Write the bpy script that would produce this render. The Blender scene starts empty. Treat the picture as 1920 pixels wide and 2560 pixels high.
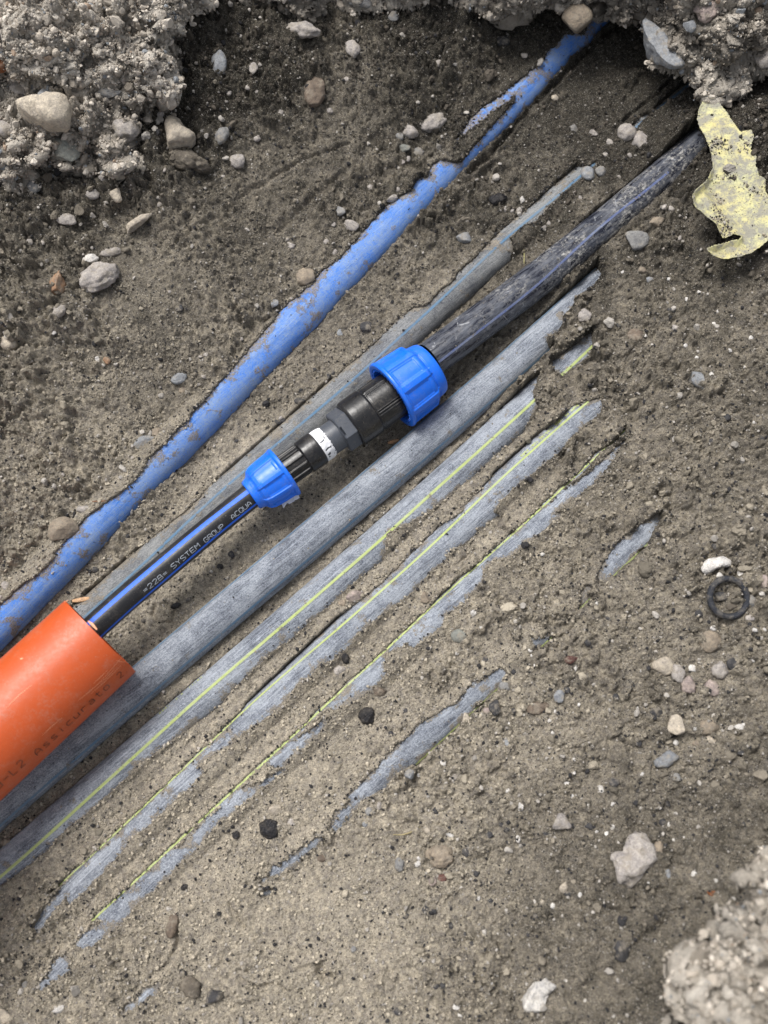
import bpy, math, random
import numpy as np
from math import radians as R
rng = np.random.default_rng(7)
random.seed(7)
SC = bpy.context.scene
COL = SC.collection

# ------------------------------------------------------------------ camera, sky, sun, exposure
FPX = 2407.0                       # focal length in photo pixels (photo is 1920 x 2560)
TILT = R(14); DIST = 1.2
CAM = np.array([0, -DIST*math.sin(TILT), DIST*math.cos(TILT)])
FW = np.array([0, math.sin(TILT), -math.cos(TILT)])
UP = np.array([0, math.cos(TILT), math.sin(TILT)])
cd = bpy.data.cameras.new("camera"); cam = bpy.data.objects.new("camera", cd); COL.objects.link(cam)
cam.location = CAM; cam.rotation_euler = (TILT, 0, 0)
cd.sensor_fit = 'VERTICAL'; cd.sensor_height = 24.0; cd.lens = 24.0*FPX/2560
cd.clip_start = 0.02; cd.clip_end = 200
cd.dof.use_dof = True; cd.dof.focus_distance = 1.19; cd.dof.aperture_fstop = 2.0
SC.camera = cam
W = bpy.data.worlds.new("World"); SC.world = W; W.use_nodes = True
nt = W.node_tree; bg = nt.nodes["Background"]
sky = nt.nodes.new("ShaderNodeTexSky"); sky.sky_type = 'NISHITA'; sky.sun_disc = False
SUN_EL, SUN_AZ = R(60), R(-40)     # azimuth from +Y towards +X
sky.sun_elevation = SUN_EL; sky.sun_rotation = SUN_AZ
sky.dust_density = 4.0; sky.air_density = 1.0; sky.ozone_density = 1.0
mixw = nt.nodes.new("ShaderNodeHueSaturation"); mixw.inputs["Saturation"].default_value = 0.30
nt.links.new(sky.outputs[0], mixw.inputs["Color"]); nt.links.new(mixw.outputs[0], bg.inputs[0])
bg.inputs[1].default_value = 0.115
sl = bpy.data.lights.new("sun", 'SUN'); sl.energy = 2.3; sl.angle = R(24); sl.color = (1, .97, .93)
so = bpy.data.objects.new("sun", sl); COL.objects.link(so)
so.rotation_euler = (math.pi/2-SUN_EL, 0, -SUN_AZ+math.pi)
so.location = (0, 0, 5)
SC.view_settings.view_transform = 'Standard'; SC.view_settings.look = 'None'
SC.view_settings.gamma = 1; SC.view_settings.exposure = 0.56

# ------------------------------------------------------------------ pixel <-> world
def unproj(sx, sy, z):
    sx = np.asarray(sx, float); sy = np.asarray(sy, float)
    d = FW[None] + np.outer((sx.ravel()-960)/FPX, [1, 0, 0]) + np.outer((1280-sy.ravel())/FPX, UP)
    t = (np.asarray(z, float).ravel()-CAM[2])/d[:, 2]
    return CAM[None] + d*t[:, None]
def P(sx, sy, z): return unproj([sx], [sy], [z])[0]
def proj(p):
    v = p-CAM; dz = v@FW
    return np.stack([960+FPX*v[..., 0]/dz, 1280-FPX*(v@UP)/dz], -1)
OFF = {0: (0, 0), 1: (0, 0), 2: (960, 0), 3: (0, 640), 4: (960, 640), 5: (0, 1280), 6: (960, 1280), 7: (0, 1920), 8: (960, 1920)}
K = 1659/960
def c(k, *pts):            # points traced in one enlarged eighth of the photo -> photo pixels
    s = K if k else 1
    return [(OFF[k][0]+x/s, OFF[k][1]+y/s) for x, y in pts]

# ------------------------------------------------------------------ noise in numpy
PERM = rng.permutation(256); PERM = np.concatenate([PERM]*4)
G3 = rng.normal(size=(256, 3)); G3 /= np.linalg.norm(G3, axis=1)[:, None]
R3 = rng.random((256, 4))
def h3(i, j, k): return PERM[(PERM[(PERM[i & 255]+j) & 255]+k) & 255]
def perlin(p):
    pi = np.floor(p).astype(np.int64); f = p-pi; u = f*f*f*(f*(f*6-15)+10); out = 0
    for a in (0, 1):
        wx = u[:, 0] if a else 1-u[:, 0]
        for b in (0, 1):
            wy = u[:, 1] if b else 1-u[:, 1]
            for d in (0, 1):
                wz = u[:, 2] if d else 1-u[:, 2]
                g = G3[h3(pi[:, 0]+a, pi[:, 1]+b, pi[:, 2]+d)]
                out = out+wx*wy*wz*(g[:, 0]*(f[:, 0]-a)+g[:, 1]*(f[:, 1]-b)+g[:, 2]*(f[:, 2]-d))
    return out*1.6
def fbm(p, n=4, g=0.5):
    s = 0; a = 1
    for _ in range(n):
        s = s+a*perlin(p); p = p*2.03+11.7; a *= g
    return s
def worley(p, dims=2):
    """nearest jittered cell: distance and the cell's random numbers"""
    pi = np.floor(p).astype(np.int64); best = np.full(len(p), 9.0); bid = np.zeros(len(p), int)
    rk = (-1, 0, 1) if dims == 3 else (0,)
    for a in (-1, 0, 1):
        for b in (-1, 0, 1):
            for d in rk:
                q0, q1, q2 = pi[:, 0]+a, pi[:, 1]+b, pi[:, 2]+d
                h = h3(q0, q1, q2); r = R3[h]
                dx = q0+r[:, 0]-p[:, 0]; dy = q1+r[:, 1]-p[:, 1]
                dd = dx*dx+dy*dy
                if dims == 3: dd = dd+(q2+r[:, 2]-p[:, 2])**2
                m = dd < best; best[m] = dd[m]; bid[m] = h[m]
    return np.sqrt(best), bid
def col3(x, y, z=None): return np.stack([x, y, np.zeros_like(x) if z is None else z], -1)
def smooth(a, b, x):
    t = np.clip((x-a)/(b-a), 0, 1); return t*t*(3-2*t)
def poly_sd(pts, poly):
    """signed distance (negative inside) of pts Nx2 to a polygon"""
    poly = np.asarray(poly, float); d = np.full(len(pts), 1e9); ins = np.zeros(len(pts), bool)
    x, y = pts[:, 0], pts[:, 1]
    for i in range(len(poly)):
        a, b = poly[i], poly[(i+1) % len(poly)]; ab = b-a
        t = np.clip(((x-a[0])*ab[0]+(y-a[1])*ab[1])/max(ab@ab, 1e-9), 0, 1)
        d = np.minimum(d, (x-a[0]-t*ab[0])**2+(y-a[1]-t*ab[1])**2)
        if a[1] != b[1]:
            m = ((a[1] > y) != (b[1] > y)) & (x < (b[0]-a[0])*(y-a[1])/(b[1]-a[1])+a[0]); ins ^= m
    d = np.sqrt(d); return np.where(ins, -d, d)
def line_d(pts, line):
    d = np.full(len(pts), 1e9); line = np.asarray(line, float)
    for a, b in zip(line[:-1], line[1:]):
        ab = b-a; t = np.clip(((pts-a)@ab)/(ab@ab), 0, 1)
        d = np.minimum(d, np.linalg.norm(pts-a-t[:, None]*ab, axis=1))
    return d

# ------------------------------------------------------------------ object helpers
def tag(o, label=None, cat=None, group=None, kind=None):
    for k, v in (('label', label), ('category', cat), ('group', group), ('kind', kind)):
        if v: o[k] = v
    return o
def np_mesh(name, V, faces, mat=None, parent=None, smooth_=True, attrs=None, uv=None):
    """faces: list of int arrays (n,3) or (n,4)"""
    me = bpy.data.meshes.new(name); V = np.asarray(V, np.float32)
    faces = [np.asarray(f, np.int32) for f in (faces if isinstance(faces, list) else [faces]) if len(f)]
    me.vertices.add(len(V)); me.vertices.foreach_set("co", V.ravel())
    tot = np.concatenate([np.full(len(f), f.shape[1], np.int32) for f in faces])
    idx = np.concatenate([f.ravel() for f in faces])
    me.loops.add(len(idx)); me.loops.foreach_set("vertex_index", idx)
    me.polygons.add(len(tot)); me.polygons.foreach_set("loop_start", np.concatenate([[0], np.cumsum(tot)[:-1]]).astype(np.int32))
    me.polygons.foreach_set("loop_total", tot)
    me.polygons.foreach_set("use_smooth", np.full(len(tot), smooth_))
    for k, a in (attrs or {}).items():
        a = np.asarray(a, np.float32)
        if a.ndim == 1:
            me.attributes.new(k, 'FLOAT', 'POINT').data.foreach_set("value", a)
        else:
            me.attributes.new(k, 'FLOAT_VECTOR', 'POINT').data.foreach_set("vector", a.ravel())
    if uv is not None:
        l = me.uv_layers.new(name="UVMap"); l.data.foreach_set("uv", np.asarray(uv, np.float32)[idx].ravel())
    me.update(calc_edges=True); me.validate()
    if mat: me.materials.append(mat)
    o = bpy.data.objects.new(name, me); COL.objects.link(o)
    if parent: o.parent = parent
    return o
def grid_faces(n, m, wrap=False):
    """n rows x m columns"""
    j = np.arange(m if wrap else m-1); i = np.arange(n-1)
    I, J = np.meshgrid(i, j, indexing='ij'); J2 = (J+1) % m
    return np.stack([I*m+J, I*m+J2, (I+1)*m+J2, (I+1)*m+J], -1).reshape(-1, 4)
def empty(name, loc):
    o = bpy.data.objects.new(name, None); COL.objects.link(o); o.location = loc; o.empty_display_size = .02
    return o
def keep(o, parent):
    o.parent = parent; o.matrix_parent_inverse = parent.matrix_basis.inverted(); return o

# ------------------------------------------------------------------ materials
class NT:
    def __init__(s, name):
        s.m = bpy.data.materials.new(name); s.m.use_nodes = True; s.t = s.m.node_tree; s.b = s.t.nodes["Principled BSDF"]
    def n(s, typ, **kw):
        nd = s.t.nodes.new("ShaderNode"+typ)
        for k, v in kw.items():
            if k in nd.inputs: nd.inputs[k].default_value = v
            else: setattr(nd, k, v)
        return nd
    def l(s, a, b): s.t.links.new(a, b)
    def noise(s, vec, scale, detail=4, rough=.6, lo=.3, hi=.7):
        a = s.n("TexNoise", Scale=scale, Detail=detail, Roughness=rough)
        if vec is not None: s.l(vec, a.inputs["Vector"])
        return s.ramp(a.outputs[0], lo, hi)
    def ramp(s, v, lo, hi, a=0., b=1.):
        r = s.n("MapRange"); s.l(v, r.inputs[0])
        for i, x in zip((1, 2, 3, 4), (lo, hi, a, b)): r.inputs[i].default_value = x
        return r.outputs[0]
    def mix(s, f, a, b, mode='MIX'):
        x = s.n("Mix", data_type='RGBA', blend_type=mode)
        for sock, v in ((x.inputs[0], f), (x.inputs[6], a), (x.inputs[7], b)):
            if hasattr(v, 'is_output'): s.l(v, sock)
            elif isinstance(v, (int, float)): sock.default_value = v
            else: sock.default_value = (*v, 1) if len(v) == 3 else v
        return x.outputs[2]
    def math(s, op, a, b=0.):
        x = s.n("Math", operation=op)
        for sock, v in ((x.inputs[0], a), (x.inputs[1], b)):
            if hasattr(v, 'is_output'): s.l(v, sock)
            else: sock.default_value = v
        return x.outputs[0]
    def attr(s, name): return s.n("Attribute", attribute_name=name).outputs
    def bump(s, h, dist, strength=1., prev=None):
        b = s.n("Bump", Strength=strength, Distance=dist); s.l(h, b.inputs["Height"])
        if prev: s.l(prev, b.inputs["Normal"])
        return b.outputs[0]
    def done(s, col=None, rough=None, nrm=None, spec=None):
        for k, v in (("Base Color", col), ("Roughness", rough), ("Normal", nrm), ("Specular IOR Level", spec)):
            if v is None: continue
            if hasattr(v, 'is_output'): s.l(v, s.b.inputs[k])
            elif isinstance(v, (int, float)): s.b.inputs[k].default_value = v
            else: s.b.inputs[k].default_value = (*v, 1)
        return s.m
def mat_soil():
    t = NT("soil"); g = t.n("NewGeometry").outputs["Position"]
    wet = t.attr("wet")["Fac"]; tint = t.attr("tint")["Fac"]
    base = t.mix(wet, (.52, .468, .375), (.062, .056, .044))  # dark end stands for damp soil and for shade painted into the colour
    base = t.mix(t.ramp(tint, .0, 1., .0, 1.), t.mix(1.0, base, (.62, .62, .66), 'MULTIPLY'), t.mix(1.0, base, (1.35, 1.32, 1.27), 'MULTIPLY'))
    f1 = t.noise(g, 620, 4, .8, .36, .62)
    base = t.mix(f1, t.mix(1.0, base, (.60, .59, .60), 'MULTIPLY'), t.mix(1.0, base, (1.28, 1.28, 1.27), 'MULTIPLY'))
    f2 = t.noise(g, 190, 4, .75, .52, .68)
    base = t.mix(t.math('MULTIPLY', f2, .5), base, t.mix(1.0, base, (.45, .44, .45), 'MULTIPLY'))
    sp = t.noise(g, 900, 1, .5, .64, .68)                          # pale sand grains
    base = t.mix(t.math('MULTIPLY', sp, .65), base, (.58, .54, .46))
    dk = t.noise(g, 520, 3, .6, .625, .67)
    base = t.mix(t.math('MULTIPLY', dk, .85), base, (.03, .028, .028))
    b = t.bump(t.noise(g, 480, 5, .8, 0, 1), .0045, 1.)
    return t.done(base, .93, b, .25)
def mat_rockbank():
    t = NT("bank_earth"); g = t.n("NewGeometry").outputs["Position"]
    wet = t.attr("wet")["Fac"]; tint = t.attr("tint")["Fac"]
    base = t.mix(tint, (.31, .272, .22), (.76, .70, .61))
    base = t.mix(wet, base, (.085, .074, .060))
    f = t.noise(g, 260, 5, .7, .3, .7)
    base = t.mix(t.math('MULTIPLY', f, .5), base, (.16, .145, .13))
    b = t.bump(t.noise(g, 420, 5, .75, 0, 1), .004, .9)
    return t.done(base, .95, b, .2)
def mat_crumb():
    t = NT("crumb"); g = t.n("NewGeometry").outputs["Position"]
    colr = t.attr("col")["Color"]
    f = t.noise(g, 900, 3, .7, .3, .7)
    base = t.mix(t.math('MULTIPLY', f, .5), colr, t.mix(1.0, colr, (.5, .5, .5), 'MULTIPLY'))
    return t.done(base, .9, t.bump(t.noise(g, 900, 3, .6, 0, 1), .0012, .7), .3)
def mat_stone(dusty=.35, gloss=.85, name="stone"):
    t = NT(name); tc = t.n("TexCoord").outputs["Object"]; oi = t.n("ObjectInfo")
    off = t.n("VectorMath", operation='ADD'); t.l(tc, off.inputs[0])
    cb = t.n("CombineXYZ"); t.l(t.math('MULTIPLY', oi.outputs["Random"], 9.), cb.inputs[0]); t.l(cb.outputs[0], off.inputs[1])
    v = off.outputs[0]; colr = oi.outputs["Color"]
    base = t.mix(t.noise(v, 160, 5, .7, .35, .65), t.mix(1.0, colr, (.62, .62, .65), 'MULTIPLY'), t.mix(1.0, colr, (1.15, 1.13, 1.1), 'MULTIPLY'))
    base = t.mix(t.math('MULTIPLY', t.noise(v, 600, 3, .7, .55, .62), .45), base, (.10, .09, .085))
    base = t.mix(t.math('MULTIPLY', t.noise(v, 90, 4, .7, .5, .62), dusty), base, (.28, .245, .195))
    b = t.bump(t.noise(v, 350, 5, .7, 0, 1), .003, .8)
    return t.done(base, gloss, b, .35)
def mat_pipe(name, base, dust, dust_amt=.6, sand_amt=.35, gloss=.45, streak=1.0):
    """plastic under scuffs and dried dust; UV is metres along / metres around"""
    t = NT(name); uv = t.n("UVMap").outputs[0]; g = t.n("NewGeometry").outputs["Position"]
    oi = t.n('ObjectInfo').outputs['Random']; cb = t.n('CombineXYZ'); t.l(t.math('MULTIPLY', oi, 37.), cb.inputs[0]); t.l(t.math('MULTIPLY', oi, 91.), cb.inputs[1]); offs = cb.outputs[0]
    def mp(sx, sy):
        m = t.n("Mapping"); t.l(offs, m.inputs['Location']); m.inputs["Scale"].default_value = (sx, sy, 1); t.l(uv, m.inputs[0]); return m.outputs[0]
    s1 = t.noise(mp(14, 420), 1, 5, .8, .38, .60)       # long scratches
    s2 = t.noise(mp(60, 700), 1, 3, .8, .40, .62)
    bl = t.ramp(t.math('ADD', t.noise(mp(14, 32), 1, 7, .8, 0, 1), t.math('MULTIPLY', t.noise(g, 70, 5, .75, 0, 1), .5)), .60, .88)                # dusty clouds
    fine = t.noise(g, 560, 4, .9, .42, .57)
    amt = t.math('ADD', t.math('MULTIPLY', s1, .15*streak), t.math('MULTIPLY', bl, .62))
    amt = t.math('ADD', amt, t.math('MULTIPLY', fine, .52)); amt = t.math('ADD', amt, t.math('MULTIPLY', s2, .08*streak))
    amt = t.math('MULTIPLY', amt, dust_amt)
    colr = t.mix(amt, base, dust)
    dk = t.noise(mp(13, 110), 1, 5, .75, .53, .62)        # rubbed dark streaks
    colr = t.mix(t.math('MULTIPLY', dk, .45), colr, tuple(x*.7 for x in base))
    def rot(a, sx, sy):
        m = t.n("Mapping"); m.inputs['Rotation'].default_value = (0, 0, a); m2 = t.n("Mapping"); m2.inputs["Scale"].default_value = (sx, sy, 1); t.l(uv, m.inputs[0]); t.l(m.outputs[0], m2.inputs[0]); t.l(offs, m2.inputs['Location']); return m2.outputs[0]
    sc_ = t.math('MAXIMUM', t.noise(rot(.16, 16, 900), 1, 2, .6, .57, .63), t.math('MULTIPLY', t.noise(rot(-.28, 22, 1100), 1, 2, .6, .60, .65), .8))
    sc_ = t.math('MULTIPLY', sc_, t.noise(g, 30, 4, .6, .42, .60))
    colr = t.mix(t.math('MULTIPLY', sc_, .55*streak), colr, tuple(min(1, x*1.35) for x in dust))
    dsc = t.math('MULTIPLY', t.noise(rot(.05, 10, 700), 1, 3, .7, .60, .65), .45*streak); colr = t.mix(dsc, colr, tuple(x*.5 for x in base))
    lightscr = t.noise(mp(6, 800), 1, 2, .6, .60, .68)
    colr = t.mix(t.math('MULTIPLY', lightscr, .5*streak), colr, tuple(min(1, x*1.45) for x in dust))
    edge = t.attr("edge")["Fac"]                          # near where the earth covers the pipe
    sn = t.noise(g, 38, 6, .75, .0, 1.)
    sand = t.ramp(t.math('ADD', t.math('MULTIPLY', edge, .16), sn), .66-.22*sand_amt, .70-.22*sand_amt)
    gr = t.noise(g, 900, 2, .6, .3, .6)
    sandc = t.mix(gr, (.12, .105, .085), (.38, .335, .27))
    colr = t.mix(t.math('MULTIPLY', sand, t.ramp(fine, 0, .5, .35, 1.)), colr, sandc)
    spk = t.noise(g, 800, 2, .6, .68, .71); colr = t.mix(spk, colr, (.03, .03, .03))
    r = t.ramp(amt, 0, .6, gloss, .82)
    b = t.bump(t.math('ADD', fine, t.math('MULTIPLY', sand, 1.6)), .0007, .8)
    return t.done(colr, r, b, .4)
def mat_mudpipe():
    """glossy black plastic with whitish mud spatter and thin curved scrapes"""
    t = NT("muddy_black_plastic"); uv = t.n("UVMap").outputs[0]; g = t.n("NewGeometry").outputs["Position"]
    m = t.n("Mapping"); m.inputs["Scale"].default_value = (26, 150, 1); t.l(uv, m.inputs[0])
    film = t.noise(m.outputs[0], 1, 6, .75, .40, .66); m3 = t.n('Mapping'); m3.inputs['Scale'].default_value = (70, 190, 1); t.l(uv, m3.inputs[0])
    spot = t.ramp(t.math('ADD', t.noise(g, 230, 6, .8, 0, 1), t.math('MULTIPLY', t.noise(m3.outputs[0], 1, 5, .7, 0, 1), .8)), .90, 1.02); sx_ = t.n('SeparateXYZ'); t.l(uv, sx_.inputs[0])
    big = t.math('MULTIPLY', t.noise(g, 17, 5, .65, .40, .60), t.ramp(sx_.outputs[0], .05, .24, .12, 1.))
    colr = t.mix(t.math('MULTIPLY', film, .50), (.008, .010, .020), (.21, .225, .26))
    mud = t.math('MULTIPLY', spot, big)
    w = t.n("TexVoronoi", feature='DISTANCE_TO_EDGE', Scale=42); t.l(g, w.inputs["Vector"])
    scr = t.math('MULTIPLY', t.ramp(w.outputs["Distance"], .0, .035, 1, 0), t.noise(g, 60, 3, .6, .55, .62))
    colr = t.mix(t.math('MULTIPLY', scr, .7), colr, (.40, .41, .43)); colr = t.mix(mud, colr, (.46, .45, .43))
    r = t.ramp(t.math('ADD', mud, t.math('MULTIPLY', film, .5)), 0, 1, .20, .80)
    return t.done(colr, r, t.bump(mud, .0009, .9), .5)
def mat_plastic(name, base, gloss, bumpd=.0, mott=.12, dirt=.16):
    t = NT(name); g = t.n("TexCoord").outputs["Object"]
    f = t.noise(g, 70, 4, .6, .3, .7)
    colr = t.mix(t.math('MULTIPLY', f, mott), base, tuple(x*.55 for x in base))
    du = t.math('MULTIPLY', t.noise(g, 38, 6, .75, .48, .66), t.noise(g, 420, 3, .8, .42, .62)); colr = t.mix(t.math('MULTIPLY', du, dirt), colr, (.36, .32, .26))
    sp = t.noise(g, 900, 2, .5, .69, .72)
    colr = t.mix(t.math('MULTIPLY', sp, .5), colr, (.35, .3, .24))
    r = t.ramp(t.noise(g, 220, 4, .6, .2, .8), 0, 1, gloss-.05, gloss+.12)
    nr = t.bump(t.noise(g, 240, 3, .5, 0, 1), .0004, .35) if not bumpd else t.bump(t.noise(g, 300, 4, .6, 0, 1), bumpd, .6)
    return t.done(colr, r, nr, .5)
def mat_leaf():
    t = NT("dry_leaf"); g = t.n("TexCoord").outputs["Object"]
    colr = t.mix(t.noise(g, 26, 4, .6, .35, .65), (.50, .50, .28), (.52, .46, .21))
    colr = t.mix(t.math('MULTIPLY', t.noise(g, 62, 6, .8, .42, .56), .9), colr, (.23, .222, .20))
    colr = t.mix(t.noise(g, 400, 3, .7, .58, .66), colr, (.14, .12, .09))
    return t.done(colr, .8, t.bump(t.noise(g, 160, 5, .7, 0, 1), .0008, .7), .3)
M_SOIL = mat_soil(); M_BANK = mat_rockbank(); M_CRUMB = mat_crumb()
M_STONE = mat_stone(.6); M_TAR = mat_stone(.12, .35, "tar"); M_CLEAN = mat_stone(.28, .75, "clean_stone")
M_BLUEPIPE = mat_pipe("blue_pipe_plastic", (.018, .225, .88), (.40, .49, .60), .72, .44, .5, .5)
M_GREYPIPE = mat_pipe("scuffed_grey_plastic", (.032, .044, .076), (.45, .485, .54), .92, .22, .5, 1.)
M_DUSTPIPE = mat_pipe("dusty_grey_plastic", (.060, .070, .095), (.35, .355, .35), .95, .28, .6, .8)
M_BLACKPIPE = mat_mudpipe()
M_YELLOW = mat_pipe("yellow_stripe", (.56, .66, .20), (.55, .60, .40), .55, .25, .5, .4)
M_LBLUE = mat_pipe("pale_blue_stripe", (.10, .26, .46), (.26, .31, .36), .75, .3, .5, .8)
M_BSTRIPE = mat_pipe("blue_stripe", (.02, .07, .34), (.28, .31, .38), .85, .35, .4, .6)
M_NEWBLACK = mat_plastic("new_black_pipe", (.012, .012, .014), .34)
M_NEWBLUE = mat_plastic("new_blue_stripe", (.010, .12, .70), .50, 0, .1)
M_PRINT = mat_plastic("grey_print", (.42, .46, .52), .6)
M_NUT = mat_plastic("blue_nut", (.004, .145, .78), .33, 0, .15, .24)
M_BODY = mat_plastic("black_body", (.010, .010, .011), .28)
M_SLATE = mat_plastic("slate_adapter", (.060, .068, .084), .42)
M_TAPE = mat_plastic("white_tape", (.78, .79, .82), .5, .001, .25)
M_ORANGE = mat_plastic("orange_pipe", (.50, .078, .013), .45, 0, .16, .34)
M_SCR = mat_plastic("pale_scratch", (.80, .36, .20), .6)
M_INK = mat_plastic("black_print", (.06, .02, .012), .6)
M_RUBBER = mat_stone(.30, .6, "rubber")
M_YTEXT = mat_plastic("yellow_print", (.55, .62, .14), .6)

# ------------------------------------------------------------------ pipe centre lines (photo pixels traced, height of the axis in metres)
def catmull(p, step=.006):
    p = np.asarray(p, float); q = np.vstack([2*p[0]-p[1], p, 2*p[-1]-p[-2]]); out = []
    for i in range(1, len(q)-2):
        a, b, cc, d = q[i-1:i+3]; n = max(2, int(np.linalg.norm(cc-b)/step))
        t = np.linspace(0, 1, n, endpoint=False)[:, None]
        out.append(.5*((2*b)+(cc-a)*t+(2*a-5*b+4*cc-d)*t*t+(3*b-a-3*cc+d)*t**3))
    out = np.vstack(out+[p[-1:]]); k = np.array([1, 2, 4, 2, 1.])/10
    for _ in range(6):
        m = out.copy()
        for ax in range(3): m[2:-2, ax] = np.convolve(out[:, ax], k, 'valid')
        out = m
    s = np.concatenate([[0], np.cumsum(np.linalg.norm(np.diff(out, axis=0), axis=1))])
    u = np.arange(0, s[-1], step)
    return np.stack([np.interp(u, s, out[:, i]) for i in range(3)], -1)
def path(pts, deg=0):   # (sx, sy, z); real pipes are stiff: deg fits one smooth bend through the traced points
    a = np.asarray(pts, float); w = unproj(a[:, 0], a[:, 1], a[:, 2])
    if deg:
        s = np.concatenate([[0], np.cumsum(np.linalg.norm(np.diff(w[:, :2], axis=0), axis=1))]); s /= s[-1]; wt = np.where((a[:, 0] > -250) & (a[:, 0] < 1950), 1., .15)
        t = np.linspace(0, 1, 40); w2 = np.stack([np.polyval(np.polyfit(s, w[:, i], deg, w=wt), t) for i in (0, 1)]+[np.interp(t, s, w[:, 2])], -1); w = w2
    return catmull(w)
def frames(C):
    T = np.gradient(C, axis=0); T /= np.linalg.norm(T, axis=1)[:, None]
    N = np.array([0, 0, 1.])-T*T[:, 2:3]; N /= np.linalg.norm(N, axis=1)[:, None]
    return T, N, np.cross(T, N)      # angle +: towards the lower right of the photo for lines that run up right
# every line runs from lower left to upper right
PIPES = {
 'blue': dict(r=.0260, deg=2, open='R', pts=[(-900, 2460, .014), (-300, 1855, .012), (-35, 1587, .010), (200, 1352, .010), (400, 1148, .010), (620, 924, .009), (833, 706, .008), (1000, 538, .006), (1150, 386, .004), (1300, 238, .002), (1421, 114, -.004), (1530, 0, -.01), (1640, -110, -.02)]),
 'dusty': dict(r=.0220, open='R', pts=[(-50, 1790, -.03), (120, 1620, -.018), (278, 1487, -.010), (382, 1400, -.008), (492, 1304, -.004), (723, 1101, -.004), (897, 951, -.002), (1010, 846, .001), (1133, 734, .004), (1246, 640, .003), (1372, 510, -.006), (1490, 408, -.010), (1628, 300, -.004), (1741, 205, -.002), (1850, 110, -.02)]),
 'black': dict(r=.0228, deg=2, open='LR', pts=[(1076, 903, .046), (1150, 846, .042), (1250, 764, .034), (1360, 676, .026), (1480, 590, .02), (1592, 508, .016), (1700, 408, .013), (1762, 352, .010), (1880, 245, .004), (2040, 110, 0)]),
 'grey': dict(r=.0225, open='LR', pts=[(-900, 2830, .012), (-150, 2160, .012), (57, 1966, .012), (201, 1828, .012), (371, 1694, .012), (493, 1592, .012), (655, 1456, .012), (990, 1172, .010), (1164, 1018, .008), (1360, 842, .004), (1500, 706, -.002), (1640, 590, -.016)]),
 'stripe_a': dict(r=.0225, open='L', pts=[(-800, 2850, .008), (-200, 2360, .008), (0, 2190, .008), (180, 2036, .008), (307, 1925, .008), (417, 1824, .008), (521, 1730, .008), (683, 1594, .008), (810, 1478, .008), (960, 1352, .007), (1024, 1290, .006), (1180, 1150, .005), (1255, 1084, .004), (1350, 992, .002), (1470, 876, .001), (1580, 765, -.012)]),
 'stripe_b': dict(r=.0235, open='', pts=[(-60, 2480, -.03), (60, 2350, -.012), (200, 2232, .000), (320, 2120, .004), (430, 2010, .006), (540, 1890, .006), (650, 1790, .007), (800, 1640, .008), (900, 1556, .009), (960, 1500, .009), (1060, 1422, .010), (1190, 1295, .011), (1300, 1185, .012), (1400, 1100, .012), (1480, 1025, .010), (1560, 950, -.004)]),
 'stripe_c': dict(r=.0235, open='', pts=[(60, 2530, -.008), (140, 2435, -.004), (230, 2345, .0), (300, 2300, .001), (420, 2180, .002), (520, 2068, .003), (640, 1965, .004), (760, 1850, .006), (880, 1745, .008), (1000, 1630, .009), (1130, 1520, .011), (1270, 1385, .014), (1400, 1280, .016), (1500, 1190, .016), (1560, 1120, .012), (1640, 1040, -.01)]),
 'stripe_d': dict(r=.0235, open='', pts=[(240, 2620, -.01), (350, 2496, -.004), (540, 2330, -.004), (668, 2200, .0), (780, 2100, .004), (900, 1975, .008), (1020, 1865, .012), (1130, 1768, .015), (1250, 1660, .016), (1360, 1560, .018), (1460, 1480, .020), (1560, 1385, .023), (1640, 1300, .022), (1720, 1210, .012)]),
}
for q in PIPES.values():
    q['C'] = path(q['pts'], q.get('deg', 3)); q['T'], q['N'], q['B'] = frames(q['C'])
def strip(left, right): return left+right[::-1]
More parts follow.
